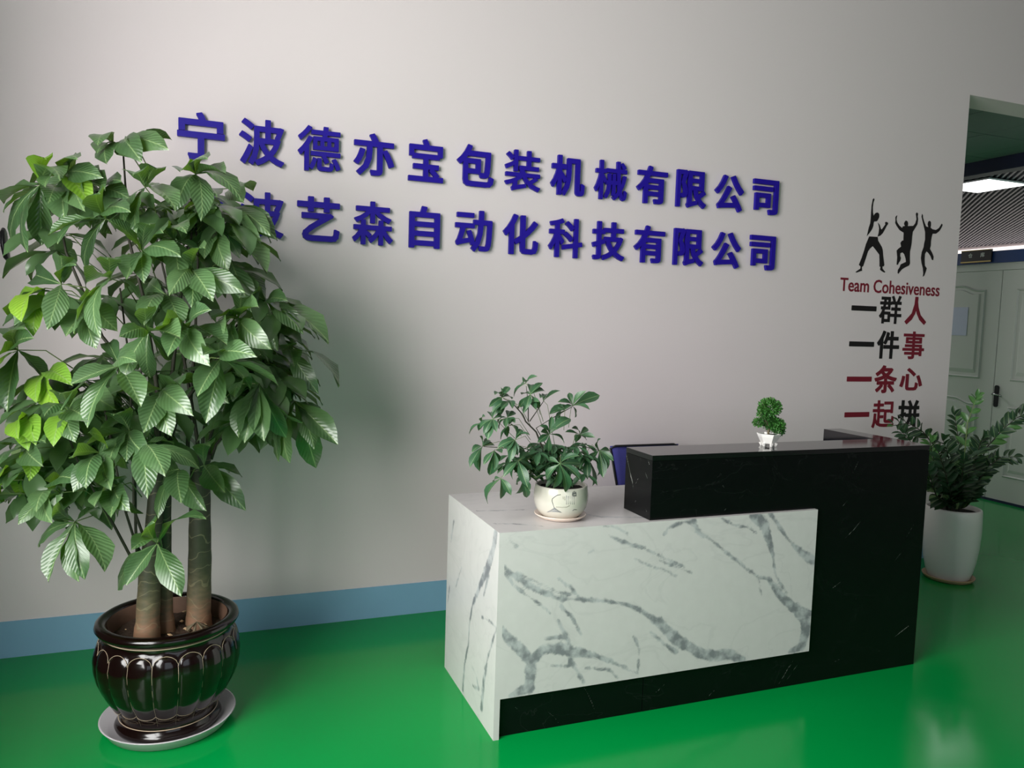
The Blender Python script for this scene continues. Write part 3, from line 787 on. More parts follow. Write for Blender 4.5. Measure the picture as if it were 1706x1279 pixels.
def obovate(t):
    if t <= 0: return 0.012
    if t >= 1: return 0.004
    p = 0.60
    a = math.sin(math.pi * min(1, t ** 1.45))
    return max(0.008, 0.5 * max(0, a) ** 0.9)
def elliptic(t): return max(0.01, 0.5 * math.sin(math.pi * min(.995, max(.005, t))) ** 0.8)
LM = [leaf_mesh('leaflet', M_leaf, obovate, 7, d, fo, .02) for d, fo in ((.10, .08), (.17, .05), (.05, .14), (.13, .0))]
LMY = [leaf_mesh('leaflet', M_leaf_young, obovate, 7, .12, .1, .02)]
LS = [leaf_mesh('leaflet', M_leaf_s, obovate, 6, d, .1) for d in (.06, .12, .16)]
LZ = [leaf_mesh('leaflet', M_leaf_z, elliptic, 5, d, .1) for d in (.04, .1)]
LZ2 = [leaf_mesh('leaflet', M_leaf_z2, elliptic, 5, .06, .1)]

def leaf_matrix(a, b, nrm, wr, o3):
    X = b - a; L = X.length; X = X / L
    Z = nrm - X * nrm.dot(X)
    if Z.length < 1e-4: Z = X.orthogonal()
    Z.normalize(); Y = Z.cross(X)
    m = Matrix.Identity(4); p = a - o3
    for i in range(3):
        m[i][0] = X[i] * L; m[i][1] = Y[i] * L * wr; m[i][2] = Z[i] * L; m[i][3] = p[i]
    return m
def place_leaf(me, a, b, nrm, wr, parent, name='leaflet'):
    o = bpy.data.objects.new(name, me); COL.objects.link(o); o.parent = parent
    o.matrix_basis = leaf_matrix(a, b, nrm, wr, org(parent))
    return o
def leaf_into(g, me, a, b, nrm, wr, stepf=1):
    m = leaf_matrix(a, b, nrm, wr, Vector((0, 0, 0)))
    g.add([m @ v.co for v in me.vertices], [tuple(p.vertices) for p in me.polygons])
def lift(a, bpx, L, toward, rnd):
    """tip 3D from its pixel: transverse offset at a's depth, remaining length goes in depth"""
    da = (a - CAM).dot(F_)
    d = F_ + R_ * ((bpx[0] - W_PX / 2) / F_PX) - U_ * ((bpx[1] - H_PX / 2) / F_PX)
    b = CAM + d * da
    l = (b - a).length
    if l < L:
        dep = math.sqrt(L * L - l * l) * toward
        b = CAM + d * (da - dep)
        if (b - a).length > L * 1.02:
            dep *= 0.85; b = CAM + d * (da - dep)
    return b

# ------------------------------------------------------------------ tall money tree in the dark pot
PC = Vector((-0.147, -0.780, 0.0))
sau = G(); sau.lathe([(0.0, 0.0), (.19, 0.0), (.205, 0.004), (.229, .040), (.232, .043), (.226, .044), (.201, .012), (0.0, .010)], PC, 64)
o = sau.mk('plant_saucer', M_saucer, None, True, loc=PC); meta(o, 'pale grey round saucer under the dark fluted pot', 'saucer')
tree = thing('money_tree', PC + Vector((0, 0, .012)), 'tall money tree with glossy palmate leaves in dark fluted ceramic pot', 'potted plant')
NP = 18
def flute(a, r, z):
    k = 0.0
    if 0.075 < z < 0.352:
        w = abs(math.sin(a * NP / 2))
        top = 0.315 + 0.03 * math.sqrt(max(0, w))
        if z < top: k = 0.010 * (w ** 0.45) * min(1, (z - .075) / .03) * min(1, (top - z) / .008)
    return r + k
prof = [(0.0, 0.012), (.165, .012), (.178, .016), (.182, .026), (.176, .036), (.166, .042), (.166, .052)]
zz = [.06 + .007 * i for i in range(42)]
def pr(z):
    P = [(.052, .160), (.08, .166), (.12, .190), (.16, .212), (.20, .228), (.24, .237), (.28, .239), (.31, .234), (.34, .224), (.36, .216), (.372, .215)]
    for (z0, r0), (z1, r1) in zip(P[:-1], P[1:]):
        if z0 <= z <= z1:
            t = (z - z0) / (z1 - z0); return r0 + (r1 - r0) * t
    return P[-1][1]
prof += [(pr(z), z) for z in zz if z < .362]
prof += [(.214, .368), (.222, .373), (.236, .381), (.243, .392), (.240, .404), (.228, .412), (.214, .411), (.203, .402), (.198, .385), (.197, .33)]
# body centred on PC; foot rests in the saucer
pot = G(); pot.lathe(prof, PC, NP * 10, fr=flute)
pot = pot.mk('pot', M_pot_dark, tree, True)
ins = G(); ins.lathe([(.2015, .402), (.1955, .385), (.194, .33)], PC, 64)
meta(ins.mk('pot_inside', M_pot_inner, tree, True), 'unglazed brown inside of the pot')
gl = G()
def ringpts(r, z, n=96): return [(PC.x + r * math.cos(2 * math.pi * i / n), PC.y + r * math.sin(2 * math.pi * i / n), z) for i in range(n + 1)]
gl.tube(ringpts(.2155, .3655), .0022, 6)
gl.tube(ringpts(.1675, .055), .0016, 6)
for zb, kk in ((.105, 1),):
    pass
scp = []
for i in range(NP * 12 + 1):
    a = 2 * math.pi * i / (NP * 12); w = abs(math.sin(a * NP / 2)); z = 0.315 + 0.03 * math.sqrt(w)
    r = pr(z) + 0.006; scp.append((PC.x + r * math.cos(a), PC.y + r * math.sin(a), z))
gl.tube(scp, .0009, 5)
for kx in range(NP):
    a = 2 * math.pi * kx / NP
    gl.tube([(PC.x + (pr(z) + .0012) * math.cos(a), PC.y + (pr(z) + .0012) * math.sin(a), z) for z in (.318, .28, .22, .16, .11, .07)], [.0009, .0006, .0004, .0004, .0003, .0003], 5)
scp = []
for i in range(NP * 8 + 1):
    a = 2 * math.pi * i / (NP * 8); w = abs(math.sin(a * NP / 2)); z = 0.118 - 0.012 * w ** .6
    r = pr(z) + 0.0015 + .0095 * w ** .45; scp.append((PC.x + r * math.cos(a), PC.y + r * math.sin(a), z))
gl.tube(scp, .0005, 5)
meta(gl.mk('gold_line', M_pot_gold, pot, True), 'thin pale gold lines edging the flutes')
# soil with uneven top
def soil(name, c, r, z, material, parent, amp=.012, n=30, rings=9):
    v = [(c[0], c[1], z + amp)]; f = []
    for i in range(1, rings + 1):
        for k in range(n):
            a = 2 * math.pi * k / n; rr = r * i / rings
            x, y = c[0] + rr * math.cos(a), c[1] + rr * math.sin(a)
            h = mnoise.noise(Vector((x * 30, y * 30, 1.7))) * amp + mnoise.noise(Vector((x * 80, y * 80, 4))) * amp * .5
            v.append((x, y, z + h))
    for k in range(n): f.append((0, 1 + k, 1 + (k + 1) % n))
    for i in range(rings - 1):
        for k in range(n):
            a = 1 + i * n; f.append((a + k, a + n + k, a + n + (k + 1) % n, a + (k + 1) % n))
    return mk(name, v, f, material, parent, True)
soil('soil', PC, .1955, .343, M_soil, tree)
# trunks, from pixel marks
def trunk(pts, name='trunk'):
    """pts (px, py, depth y, half width px)"""
    P = []; Rr = []
    for px, py, yy, hw in pts:
        p = at(px, py, y=yy); d = (p - CAM).dot(F_); P.append(p); Rr.append(hw * d / F_PX * .96)
    Q = []; RQ = []
    for i in range(len(P) - 1):
        for k in range(5):
            t = k / 5; Q.append(P[i].lerp(P[i + 1], t)); RQ.append((Rr[i] + (Rr[i + 1] - Rr[i]) * t) * (1 + .02 * math.sin((i * 5 + k) * 2.1)))
    Q.append(P[-1]); RQ.append(Rr[-1] * .8)
    return G().tube(Q, RQ, 16).mk(name, M_bark, tree, True)
b0 = at(245, 1062, z=.35)
trunk([(244, 1075, b0.y, 24), (246, 1035, b0.y, 19.5), (250, 950, b0.y + .01, 18), (256, 880, b0.y + .02, 14), (262, 800, b0.y + .03, 13), (266, 745, b0.y + .04, 12)])
b1 = at(276, 1047, z=.35)
trunk([(277, 1062, b1.y, 17), (275, 1020, b1.y, 13), (273, 930, b1.y, 12.5), (274, 850, b1.y, 11), (276, 750, b1.y, 10)])
b2 = at(331, 1037, z=.35)
trunk([(331, 1050, b2.y, 23), (331, 1020, b2.y, 20), (333, 930, b2.y, 19), (333, 850, b2.y, 17.5), (334, 770, b2.y, 16.5), (337, 752, b2.y, 16)])
# dry husk and chips on the soil
g = G()
hb = at(328, 1045, z=.362)
for k in range(7):
    a = k * .9; g.tube([hb + Vector((.02 * math.cos(a), -.035 + .02 * math.sin(a), 0)), hb + Vector((.035 * math.cos(a), -.035 + .03 * math.sin(a), .012)), hb + Vector((.0, -.035, .035))], [.004, .006, .001], 5)
g.mk('dry_husk', M_branch, tree, True)
rg = random.Random(5)
g = G()
for k in range(26):
    a = rg.uniform(0, 6.28); r = rg.uniform(.06, .18); s = rg.uniform(.004, .011)
    c = PC + Vector((r * math.cos(a), r * math.sin(a), .362))
    e = Vector((rg.uniform(-1, 1), rg.uniform(-1, 1), .2)).normalized() * s
    g.tube([c - e, c, c + e], [.001, s * .5, .001], 5)
o = g.mk('soil_chips', M_tan, tree); o['kind'] = 'stuff'
# stems (branches)
def stem(pts, r0, r1, name='branch', n=6, parent=None, material=None):
    P = [at(px, py, y=yy) for px, py, yy in pts]
    return G().tube(P, [r0 + (r1 - r0) * i / (len(P) - 1) for i in range(len(P))], n).mk(name, material or M_stem, parent or tree, True)
by = b0.y + .01; b2y = b2.y
stem([(238, 935, by), (216, 924, by), (190, 875, by), (169, 840, by), (130, 770, by - .05), (105, 700, by - .1)], .0065, .003)
stem([(240, 930, by + .02), (226, 905, by), (206, 842, by), (190, 760, by), (170, 660, by - .05)], .006, .003)
stem([(244, 925, by + .02), (238, 890, by), (223, 849, by), (222, 760, by), (215, 600, by - .05), (200, 480, by)], .0065, .003)
stem([(229, 930, by), (226, 880, by), (225, 800, by + .02), (235, 620, by), (250, 500, by)], .006, .003)
stem([(313, 765, b2y), (313, 738, b2y), (318, 665, b2y), (325, 560, b2y), (330, 430, b2y - .03), (322, 320, b2y - .03)], .0085, .003)
stem([(330, 760, b2y), (329, 735, b2y), (319, 670, b2y), (300, 560, b2y), (270, 440, b2y), (245, 330, b2y)], .0085, .003)
stem([(338, 760, b2y), (338, 725, b2y), (345, 690, b2y), (365, 620, b2y - .02), (395, 540, b2y - .04)], .0075, .003)
stem([(347, 762, b2y), (350, 730, b2y), (362, 690, b2y), (400, 660, b2y), (432, 640, b2y)], .0065, .003)
stem([(352, 765, b2y), (360, 740, b2y), (395, 700, b2y), (440, 680, b2y), (488, 668, b2y)], .006, .003)
stem([(265, 760, by + .03), (262, 650, by), (240, 500, by), (215, 400, by), (205, 250, by + .05)], .010, .003)
stem([(268, 760, by + .03), (250, 660, by), (170, 560, by), (110, 420, by), (90, 310, by)], .009, .003)
stem([(275, 760, b1.y), (285, 640, b1.y), (300, 500, b1.y), (318, 400, b1.y), (325, 300, b1.y - .02)], .009, .003)
stem([(276, 760, b1.y), (300, 680, b1.y), (360, 600, b1.y), (420, 540, b1.y), (480, 560, b1.y)], .008, .003)

HUBS = [  # hub px, depth offset weight, tips, young flags
 ((67,307), .4, [(18,402),(45,420),(87,360),(70,409),(5,338),(77,263),(100,295)], 0),
 ((108,294), .3, [(108,369),(150,341),(169,294),(75,310),(128,262)], 0),
 ((190,241), .0, [(162,254),(177,271),(163,240)], 0),
 ((211,237), .0, [(279,247),(286,232),(235,268),(220,262)], 0),
 ((242,312), .6, [(227,388),(293,348),(205,372),(262,280),(222,290),(285,318)], 0),
 ((176,364), .6, [(80,391),(141,446),(150,420),(165,320),(215,350),(95,405)], 0),
 ((237,419), .7, [(180,366),(300,425),(300,458),(211,465),(250,372),(240,470)], 0),
 ((183,464), .8, [(218,423),(180,429),(230,495),(122,555),(166,562),(145,470)], 0),
 ((102,473), .6, [(59,458),(80,548),(117,538),(101,425),(125,439),(140,500)], 0),
 ((75,480), .4, [(21,530),(35,535),(55,560)], 1),
 ((326,290), .5, [(376,289),(402,331),(336,366),(292,350),(300,285),(345,262)], 0),
 ((390,312), .1, [(421,317),(405,335)], 0),
 ((385,345), .2, [(460,397),(435,402),(410,300+80),(450,390)], 0),
 ((367,383), .4, [(445,454),(400,430),(380,450),(340,430),(360,345)], 0),
 ((319,449), .8, [(341,411),(355,500),(407,486),(280,434),(283,490),(320,510)], 0),
 ((385,435), .2, [(444,500),(420,520),(430,465),(350,470)], 0),
 ((30,583), .3, [(12,548),(54,562),(77,632),(12,686),(-10,600),(-14,650),(40,545)], 0),
 ((247,553), .9, [(206,630),(251,630),(300,562),(200,560),(285,600),(245,510)], 0),
 ((199,609), 1., [(117,640),(101,682),(145,712),(235,677),(180,570),(225,600)], 0),
 ((113,684), .7, [(89,743),(125,735),(75,690),(100,655),(150,700)], 0),
 ((50,691), .5, [(47,750),(60,740),(30,730)], 1),
 ((46,747), .5, [(-5,775),(20,790),(50,800),(70,775),(15,740),(75,735)], 0),
 ((216,717), .8, [(138,745),(211,768),(180,780),(245,760),(190,690),(240,700)], 0),
 ((168,754), 1., [(122,819),(143,812),(185,816),(120,760),(205,740),(150,720)], 0),
 ((315,546), .9, [(310,513),(350,515),(378,574),(348,608),(280,592),(270,540)], 0),
 ((397,529), .8, [(400,494),(451,581),(397,576),(353,531),(371,560),(430,510)], 0),
 ((368,597), 1., [(425,592),(465,642),(418,648),(343,705),(329,660),(365,570),(340,590)], 0),
 ((444,503), .3, [(505,555),(548,570),(463,585),(478,500),(480,560),(420,490)], 0),
 ((482,581), .2, [(566,642),(514,642),(530,655),(490,610),(465,575)], 0),
 ((432,639), .7, [(477,729),(397,729),(407,738),(503,705),(440,735),(390,660)], 0),
 ((491,668), .3, [(563,740),(524,747),(527,780),(482,771),(463,768),(540,700)], 0),
 ((101,821), .7, [(30,873),(60,850),(85,870),(75,800),(130,800)], 0),
 ((125,869), 1., [(101,828),(167,847),(63,910),(80,969),(141,965),(176,950),(131,969)], 0),
 ((199,809), .9, [(157,842),(185,861),(237,856),(215,850),(175,800)], 0),
 ((240,740), 1.1, [(246,828),(332,779),(275,790),(210,780),(290,740)], 0),
 ((298,781), .8, [(263,863),(344,851),(302,837),(275,800)], 0),
 ((340,775), .4, [(382,788),(409,849),(404,794),(375,820),(350,740)], 0),
 ((262,905), 1.15, [(255,868),(342,861),(220,915),(196,983),(210,975),(302,992)], 0),
 ((130,300), .2, [(160,290),(175,315),(140,350),(120,262)], 0),
 ((20,800), .2, [(5,835),(-5,800),(35,830),(50,800)], 1),
 ((330,338), .3, [(300,372),(345,395),(372,372),(362,325),(310,395),(300,330)], 0),
 ((170,330), .1, [(200,300),(150,380),(185,390),(215,330)], 0),
 ((290,400), .5, [(255,440),(330,420),(300,470),(270,385),(310,385)], 0),
 ((275,490), .6, [(240,540),(300,545),(320,490),(250,470)], 0),
 ((150,510), .5, [(110,560),(160,580),(195,550),(130,500)], 0),
 ((330,640), .6, [(300,690),(345,690),(380,670),(290,640)], 0),
 ((270,650), .8, [(240,720),(285,725),(320,690),(230,660),(300,640)], 0),
 ((150,650), .4, [(110,700),(170,720),(190,680)], 0),
 ((80,620), .2, [(60,670),(100,680),(120,640)], 1)]
rl = random.Random(11)
total = 0
def petiole_mesh(parent, hub, base, r=.0022):
    mid = (hub + base) / 2 + Vector((0, 0, .03))
    return G().tube([base, mid, hub + Vector((0, 0, .0))], [r, r * .9, r * .8], 5).mk('leaf_cluster', M_petiole, parent, True)
def nearest_base(h, dz=.16):
    c = Vector((PC.x + (h.x - PC.x) * .45, PC.y + (h.y - PC.y) * .3, h.z - dz * .6))
    return h + (c - h).normalized() * min((c - h).length, .17)
def up_normal(a, b, rnd):
    X = (b - a).normalized()
    n = Vector((-.35, -.45, .8)) + Vector((rnd.uniform(-.8, .6), rnd.uniform(-.6, .5), rnd.uniform(-.4, .4)))
    return n
for hp, w, tips, young in HUBS:
    yy = PC.y + .10 - .42 * w
    h = at(hp[0], hp[1], y=yy)
    cl = petiole_mesh(tree, h, nearest_base(h))
    for tp in tips:
        lpx = math.hypot(tp[0] - hp[0], tp[1] - hp[1])
        dep = (h - CAM).dot(F_)
        l3 = lpx * dep / F_PX
        L = max(l3 * 1.08, rl.uniform(.18, .225))
        tip = lift(h, tp, L, rl.choice((1, 1, 1, -.6)) if w > .2 else rl.choice((1, -1)), rl)
        if tip.y > -.04: tip.y = -.04
        me = rl.choice(LMY if (young and rl.random() < .8) else LM)
        if not young and hp[0] < 120 and rl.random() < .12: me = LMY[0]
        place_leaf(me, h, tip, up_normal(h, tip, rl), rl.uniform(.33, .42), cl)
        total += 1
# filler clusters deeper in the crown
CIRC = [(150,360,90),(290,370,100),(370,400,60),(430,540,50),(440,640,60),(200,500,110),(330,540,110),(420,590,60),(160,650,90),(250,640,90),(400,640,70),(90,720,60),(130,770,50),(50,780,45),(335,350,30),(335,350,30),(230,720,60),(380,700,40)]
fill = G(); nf = 0
while nf < 150:
    cx_, cy_, rr = rl.choice(CIRC)
    a = rl.uniform(0, 6.28); r = rr * math.sqrt(rl.random())
    px, py = cx_ + r * math.cos(a), cy_ + r * math.sin(a)
    if 285 < px < 380 and py > 640: continue
    yy = PC.y + .10 + rl.uniform(-.2, .35)
    h = at(px, py, y=yy)
    b = nearest_base(h)
    asobj = total < 290
    cl = petiole_mesh(tree, h, b) if asobj else None
    if not asobj: fill.tube([b, (b + h) / 2 + Vector((0, 0, .02)), h], .002, 4)
    out = Vector((h.x - PC.x, (h.y - PC.y), 0)); out = out.normalized() if out.length > .01 else Vector((1, 0, 0))
    n = rl.choice((5, 6))
    for k in range(n):
        th = 2 * math.pi * k / n + rl.uniform(-.3, .3); ln = rl.uniform(.14, .21)
        d = Vector((math.cos(th), math.sin(th), -rl.uniform(.3, 1.1))) + out * .3
        if px < 60 and d.x < 0: ln *= .7
        tip = h + d.normalized() * ln
        if tip.y > -.04: tip.y = -.04
        nr = Vector((rl.uniform(-.3, .3), rl.uniform(-.5, .1), 1))
        if asobj and total < 300: place_leaf(rl.choice(LM), h, tip, nr, rl.uniform(.32, .39), cl); total += 1
        else: leaf_into(fill, LM[0], h, tip, nr, .38)
    nf += 1
o = fill.mk('inner_foliage', M_leaf, tree, True); o['kind'] = 'stuff'

# ------------------------------------------------------------------ umbrella plant on the desk
SP = Vector((1.257, -1.118, HW + .001))
sch = thing('umbrella_plant', SP + Vector((0, 0, .004)), 'small umbrella plant in painted cream bowl pot on the white desktop', 'potted plant')
g = G(); g.lathe([(0, 0), (.078, 0), (.086, .004), (.1, .014), (.1015, .017), (.098, .018), (.084, .008), (0, .006)], SP, 56)
s_ = g.mk('plant_saucer', M_pink_cream, None, True, loc=SP); meta(s_, 'pinkish cream saucer under the bowl pot on the desktop', 'saucer')
g = G()
pp = [(0, .008), (.07, .008), (.074, .012), (.088, .026), (.099, .045), (.1045, .07), (.105, .09), (.103, .11), (.101, .124), (.100, .129), (.096, .130), (.093, .126), (.092, .11)]
g.lathe(pp, SP, 64); bowl = g.mk('pot', M_cream, sch, True)
soil('soil', SP, .0925, SP.z + .113, M_soil_dark, sch, .004, 24, 5)
def bowl_r(z):
    for (r0, z0), (r1, z1) in zip(pp[2:-3], pp[3:-2]):
        if z0 <= z <= z1: return r0 + (r1 - r0) * (z - z0) / max(1e-6, z1 - z0)
    return .1
def on_bowl(a, b):
    """zoom-6 pixel (a,b) -> point on the bowl surface"""
    px, py = 870 + a / 12.79, 780 + b / 12.79
    d = (F_ + R_ * ((px - W_PX / 2) / F_PX) - U_ * ((py - H_PX / 2) / F_PX)).normalized()
    t = (SP - CAM).length - .2
    for _ in range(400):
        p = CAM + d * t; rr = math.hypot(p.x - SP.x, p.y - SP.y)
        if rr < bowl_r(min(.127, max(.013, p.z - SP.z))) + .0007: return p
        t += .001
    return p
def paint_line(pts, r, material, label=None):
    o = G().tube([on_bowl(*p) for p in pts], r, 5).mk('painted_decoration', material, bowl, True)
    return o
paint_line([(820, 560), (750, 570), (690, 610), (640, 650), (635, 700), (655, 760), (680, 840)], .0011, M_ink)
for k, b in enumerate((845, 862, 880, 898, 915, 928)):
    paint_line([(690 - (b - 835) * 1.7, b + 3), (690, b - 6), (690 + (b - 835) * 1.55, b + 8)], .0011, M_inkgrey)
paint_line([(720, 820), (850, 830), (950, 825), (1010, 790)], .0008, M_inkline)
for a, b0_, b1_ in ((870, 600, 660), (905, 600, 680), (940, 580, 770), (980, 590, 770), (1020, 590, 770), (1060, 600, 770), (1100, 600, 770)):
    paint_line([(a, b0_), (a + 3, b1_)], .0008, M_inkline if a < 930 else M_inkgrey)
for st in ([(1060, 545), (1150, 525)], [(1105, 480), (1095, 590)], [(1080, 500), (1065, 585)], [(1130, 500), (1145, 590)], [(1075, 590), (1150, 585)]):
    paint_line(st, .0014, M_ink)
paint_line([(1070, 905), (1100, 880), (1160, 880)], .0011, M_ink)
def zs(a, b): return (740 + a / 4.568, 610 + b / 4.568)
stem_s = lambda pts, r0, r1: stem([(zs(a, b)[0], zs(a, b)[1], y) for a, b, y in pts], r0, r1, 'branch', 6, sch, M_stem)
sy = SP.y
stem_s([(850, 880, sy), (780, 700, sy), (700, 500, sy), (620, 420, sy), (600, 370, sy), (520, 280, sy), (450, 245, sy)], .004, .0016)
stem_s([(840, 880, sy), (720, 740, sy), (600, 640, sy), (440, 620, sy - .02), (300, 610, sy - .02)], .003, .0015)
stem_s([(860, 880, sy), (800, 640, sy), (700, 470, sy), (830, 390, sy), (970, 310, sy)], .003, .0013)
stem_s([(870, 880, sy), (900, 700, sy), (1020, 600, sy), (1180, 640, sy)], .003, .0013)
stem_s([(640, 420, sy), (640, 300, sy), (625, 150, sy)], .0022, .0011)
stem_s([(650, 420, sy), (740, 290, sy), (760, 260, sy)], .002, .001)
SH = [((440,235), 0, [(435,165),(340,310),(385,215),(400,300),(495,155),(515,250),(375,375),(470,200)]),
 ((490,265), .2, [(410,375),(365,350),(430,330),(520,320)]),
 ((655,215), .2, [(750,125),(770,190),(590,215),(620,330),(570,310),(720,325),(660,140)]),
 ((620,130), 0, [(710,75),(565,165),(530,235),(600,120)]),
 ((755,262), .1, [(885,185),(770,215),(730,240)]),
 ((640,270), .1, [(570,320),(600,360),(700,330),(725,270)]),
 ((978,300), 0, [(1080,185),(1185,220),(1110,330),(995,390),(800,365),(865,270),(950,200),(920,330)]),
 ((920,330), .2, [(850,450),(800,350),(845,300),(880,400)]),
 ((800,515), .6, [(725,450),(820,380),(965,400),(915,590),(795,650),(710,580),(735,500),(860,480)]),
 ((290,610), .3, [(210,655),(195,770),(385,600),(270,800),(270,530),(340,560),(240,720)]),
 ((290,430), 0, [(190,520),(310,380),(260,490),(330,420)]),
 ((370,400), .3, [(300,520),(330,560),(400,500),(270,470),(440,380),(350,350)]),
 ((540,560), .7, [(650,520),(405,620),(500,730),(560,680),(460,570),(590,480),(480,650)]),
 ((880,740), 1., [(780,860),(830,930),(925,960),(1035,865),(1030,680),(780,700),(780,760),(1040,740)]),
 ((565,720), .7, [(450,840),(520,860),(635,920),(500,760),(640,740),(600,850)]),
 ((430,850), .6, [(330,1045),(430,1010),(470,960),(380,880),(510,980)]),
 ((1180,640), .2, [(1290,720),(1210,850),(1160,840),(1080,740),(1190,550),(1260,640),(1245,780)]),
 ((1030,520), .2, [(920,500),(1090,470),(1150,540),(1000,580),(970,470),(1080,560)]),
 ((480,390), .2, [(410,430),(500,340),(420,480),(540,430),(540,350),(470,470)]),
 ((600,860), .5, [(630,1000),(540,970),(560,900),(650,950)]),
 ((1090,690), .3, [(1130,910),(1030,780),(1160,740),(1090,860),(1040,650)]),
 ((380,640), .5, [(300,750),(345,830),(400,740),(440,660),(380,790)]),
 ((490,450), .3, [(480,540),(550,500),(430,560),(510,400)])]
ns = 0
for hp, w, tips in SH:
    p = zs(*hp); h = at(p[0], p[1], y=sy + .03 - .15 * w)
    base = h.lerp(SP + Vector((0, 0, .22)), .4)
    cl = petiole_mesh(sch, h, base, .0011)
    for tp in tips:
        q = zs(*tp); l3 = math.hypot(q[0] - p[0], q[1] - p[1]) * (h - CAM).dot(F_) / F_PX
        L = max(l3 * 1.12, rl.uniform(.06, .078))
        tip = lift(h, q, L, rl.choice((1, -1)), rl)
        if tip.z < HW + .008: tip.z = HW + .008
        place_leaf(rl.choice(LS), h, tip, Vector((-.2 + rl.uniform(-.4, .4), -.6 + rl.uniform(-.4, .4), .7)), rl.uniform(.32, .40), cl); ns += 1
fill = G()
for k in range(60):
    a, b = rl.uniform(470, 1110), rl.uniform(580, 850)
    if a < 600 and b > 760: continue
    p = zs(a, b); h = at(p[0], p[1], y=sy + rl.uniform(-.05, .08))
    asobj = ns < 290
    cl = petiole_mesh(sch, h, h.lerp(SP + Vector((0, 0, .15)), .6), .001) if asobj else None
    for j in range(6):
        th = j * 1.05 + rl.uniform(-.2, .2); tip = h + Vector((math.cos(th), math.sin(th), -rl.uniform(.2, .9))).normalized() * rl.uniform(.05, .07)
        tip.z = max(tip.z, HW + .02)
        if asobj and ns < 300: place_leaf(LS[0], h, tip, Vector((0, -.3, 1)), .36, cl); ns += 1
        else: leaf_into(fill, LS[0], h, tip, Vector((0, -.3, 1)), .36)
o = fill.mk('inner_foliage', M_leaf_s, sch, True); o['kind'] = 'stuff'

# ------------------------------------------------------------------ bonsai on the black counter
BP = Vector((2.222, -1.128, HB))
bon = thing('bonsai', BP, 'tiny bonsai with round green foliage in a white footed pot on the black counter', 'potted plant')
def poly_ring(r, z, n=6, rot=.25): return [(BP.x + r * math.cos(rot + 2 * math.pi * k / n), BP.y + r * math.sin(rot + 2 * math.pi * k / n), BP.z + z) for k in range(n)]
g = G()
lv = [(0.001, .014), (.030, .012), (.034, .018), (.045, .040), (.0465, .046), (.049, .047), (.050, .053), (.044, .053), (.043, .046), (.001, .046)]
v = []; f = []
for r, z in lv: v += poly_ring(r, z)
for i in range(len(lv) - 1):
    for k in range(6): f.append((i * 6 + k, i * 6 + (k + 1) % 6, (i + 1) * 6 + (k + 1) % 6, (i + 1) * 6 + k))
bp_ = G().add(v, f).mk('pot', M_white_ceramic, bon)
for k in range(6):
    a = .25 + 2 * math.pi * k / 6
    c = BP + Vector((.028 * math.cos(a), .028 * math.sin(a), 0))
    G().tube([c, c + Vector((.004 * math.cos(a), .004 * math.sin(a), .014))], [.005, .008], 6).mk('foot', M_white_ceramic, bp_)
soil('soil', BP, .042, BP.z + .047, M_soil_dark, bon, .003, 12, 4)
def zb(a, b): return (1230 + a / 10.65, 640 + b / 10.65)
def bpt(a, b, dy=0): q = zb(a, b); return at(q[0], q[1], y=BP.y + dy)
G().tube([BP + Vector((0, 0, .045)), bpt(530, 840), bpt(560, 760), bpt(480, 640), bpt(470, 560), bpt(560, 450)], [.006, .005, .0045, .004, .003, .002], 7).mk('trunk', M_branch, bon, True)
G().tube([bpt(500, 670), bpt(420, 670), bpt(350, 680)], [.003, .002, .0015], 6).mk('branch', M_branch, bon, True)
G().tube([bpt(545, 780), bpt(640, 760), bpt(720, 800)], [.003, .002, .0015], 6).mk('branch', M_branch, bon, True)
rb = random.Random(21)
def clump(c, r, n, sq=.85):
    g = G()
    for _ in range(n):
        d = Vector((rb.gauss(0, 1), rb.gauss(0, 1), rb.gauss(0, 1) + .1)).normalized()
        p = c + Vector((d.x, d.y, d.z * sq)) * r * rb.uniform(.45, 1.0)
        s = rb.uniform(.0035, .0065)
        t = (d + Vector((rb.uniform(-.7, .7), rb.uniform(-.7, .7), rb.uniform(-.4, .9)))).normalized()
        sd = t.cross(d + Vector((.1, .2, .3))).normalized()
        g.add([p, p + t * s + sd * s * .55, p + t * s * 2, p + t * s - sd * s * .55], [(0, 1, 2, 3)])
    o = g.mk('foliage', M_bonsai, bon); o['kind'] = 'stuff'; return o
clump(bpt(555, 420), .047, 1900)
clump(bpt(470, 540), .028, 500)
clump(bpt(600, 700), .036, 1100)
clump(bpt(700, 720, -.01), .03, 650)
clump(bpt(350, 680), .019, 350)
clump(bpt(715, 830), .022, 350)

# ------------------------------------------------------------------ zz plant in the tall white planter
ZC = Vector((4.30, -0.375, 0))
g = G(); g.lathe([(0, 0), (.125, 0), (.133, .004), (.146, .020), (.148, .026), (.144, .027), (.130, .010), (0, .008)], ZC, 56)
s_ = g.mk('plant_saucer', M_tan, None, True, loc=ZC); meta(s_, 'tan saucer under the tall white planter', 'saucer')
zz_ = thing('zz_plant', ZC + Vector((0, 0, .009)), 'dark leafy zz plant in a tall white planter beside the desk', 'potted plant')
g = G(); g.lathe([(0, .010), (.112, .010), (.118, .016), (.132, .06), (.147, .13), (.158, .22), (.163, .31), (.162, .39), (.159, .44), (.156, .452), (.150, .456), (.143, .45), (.141, .42)], ZC, 64)
g.mk('pot', M_white_ceramic, zz_, True)
soil('soil', ZC, .1415, .425, M_soil_dark, zz_, .006, 24, 6)
def zz7(a, b): return (1360 + a / 3.653, 640 + b / 3.653)
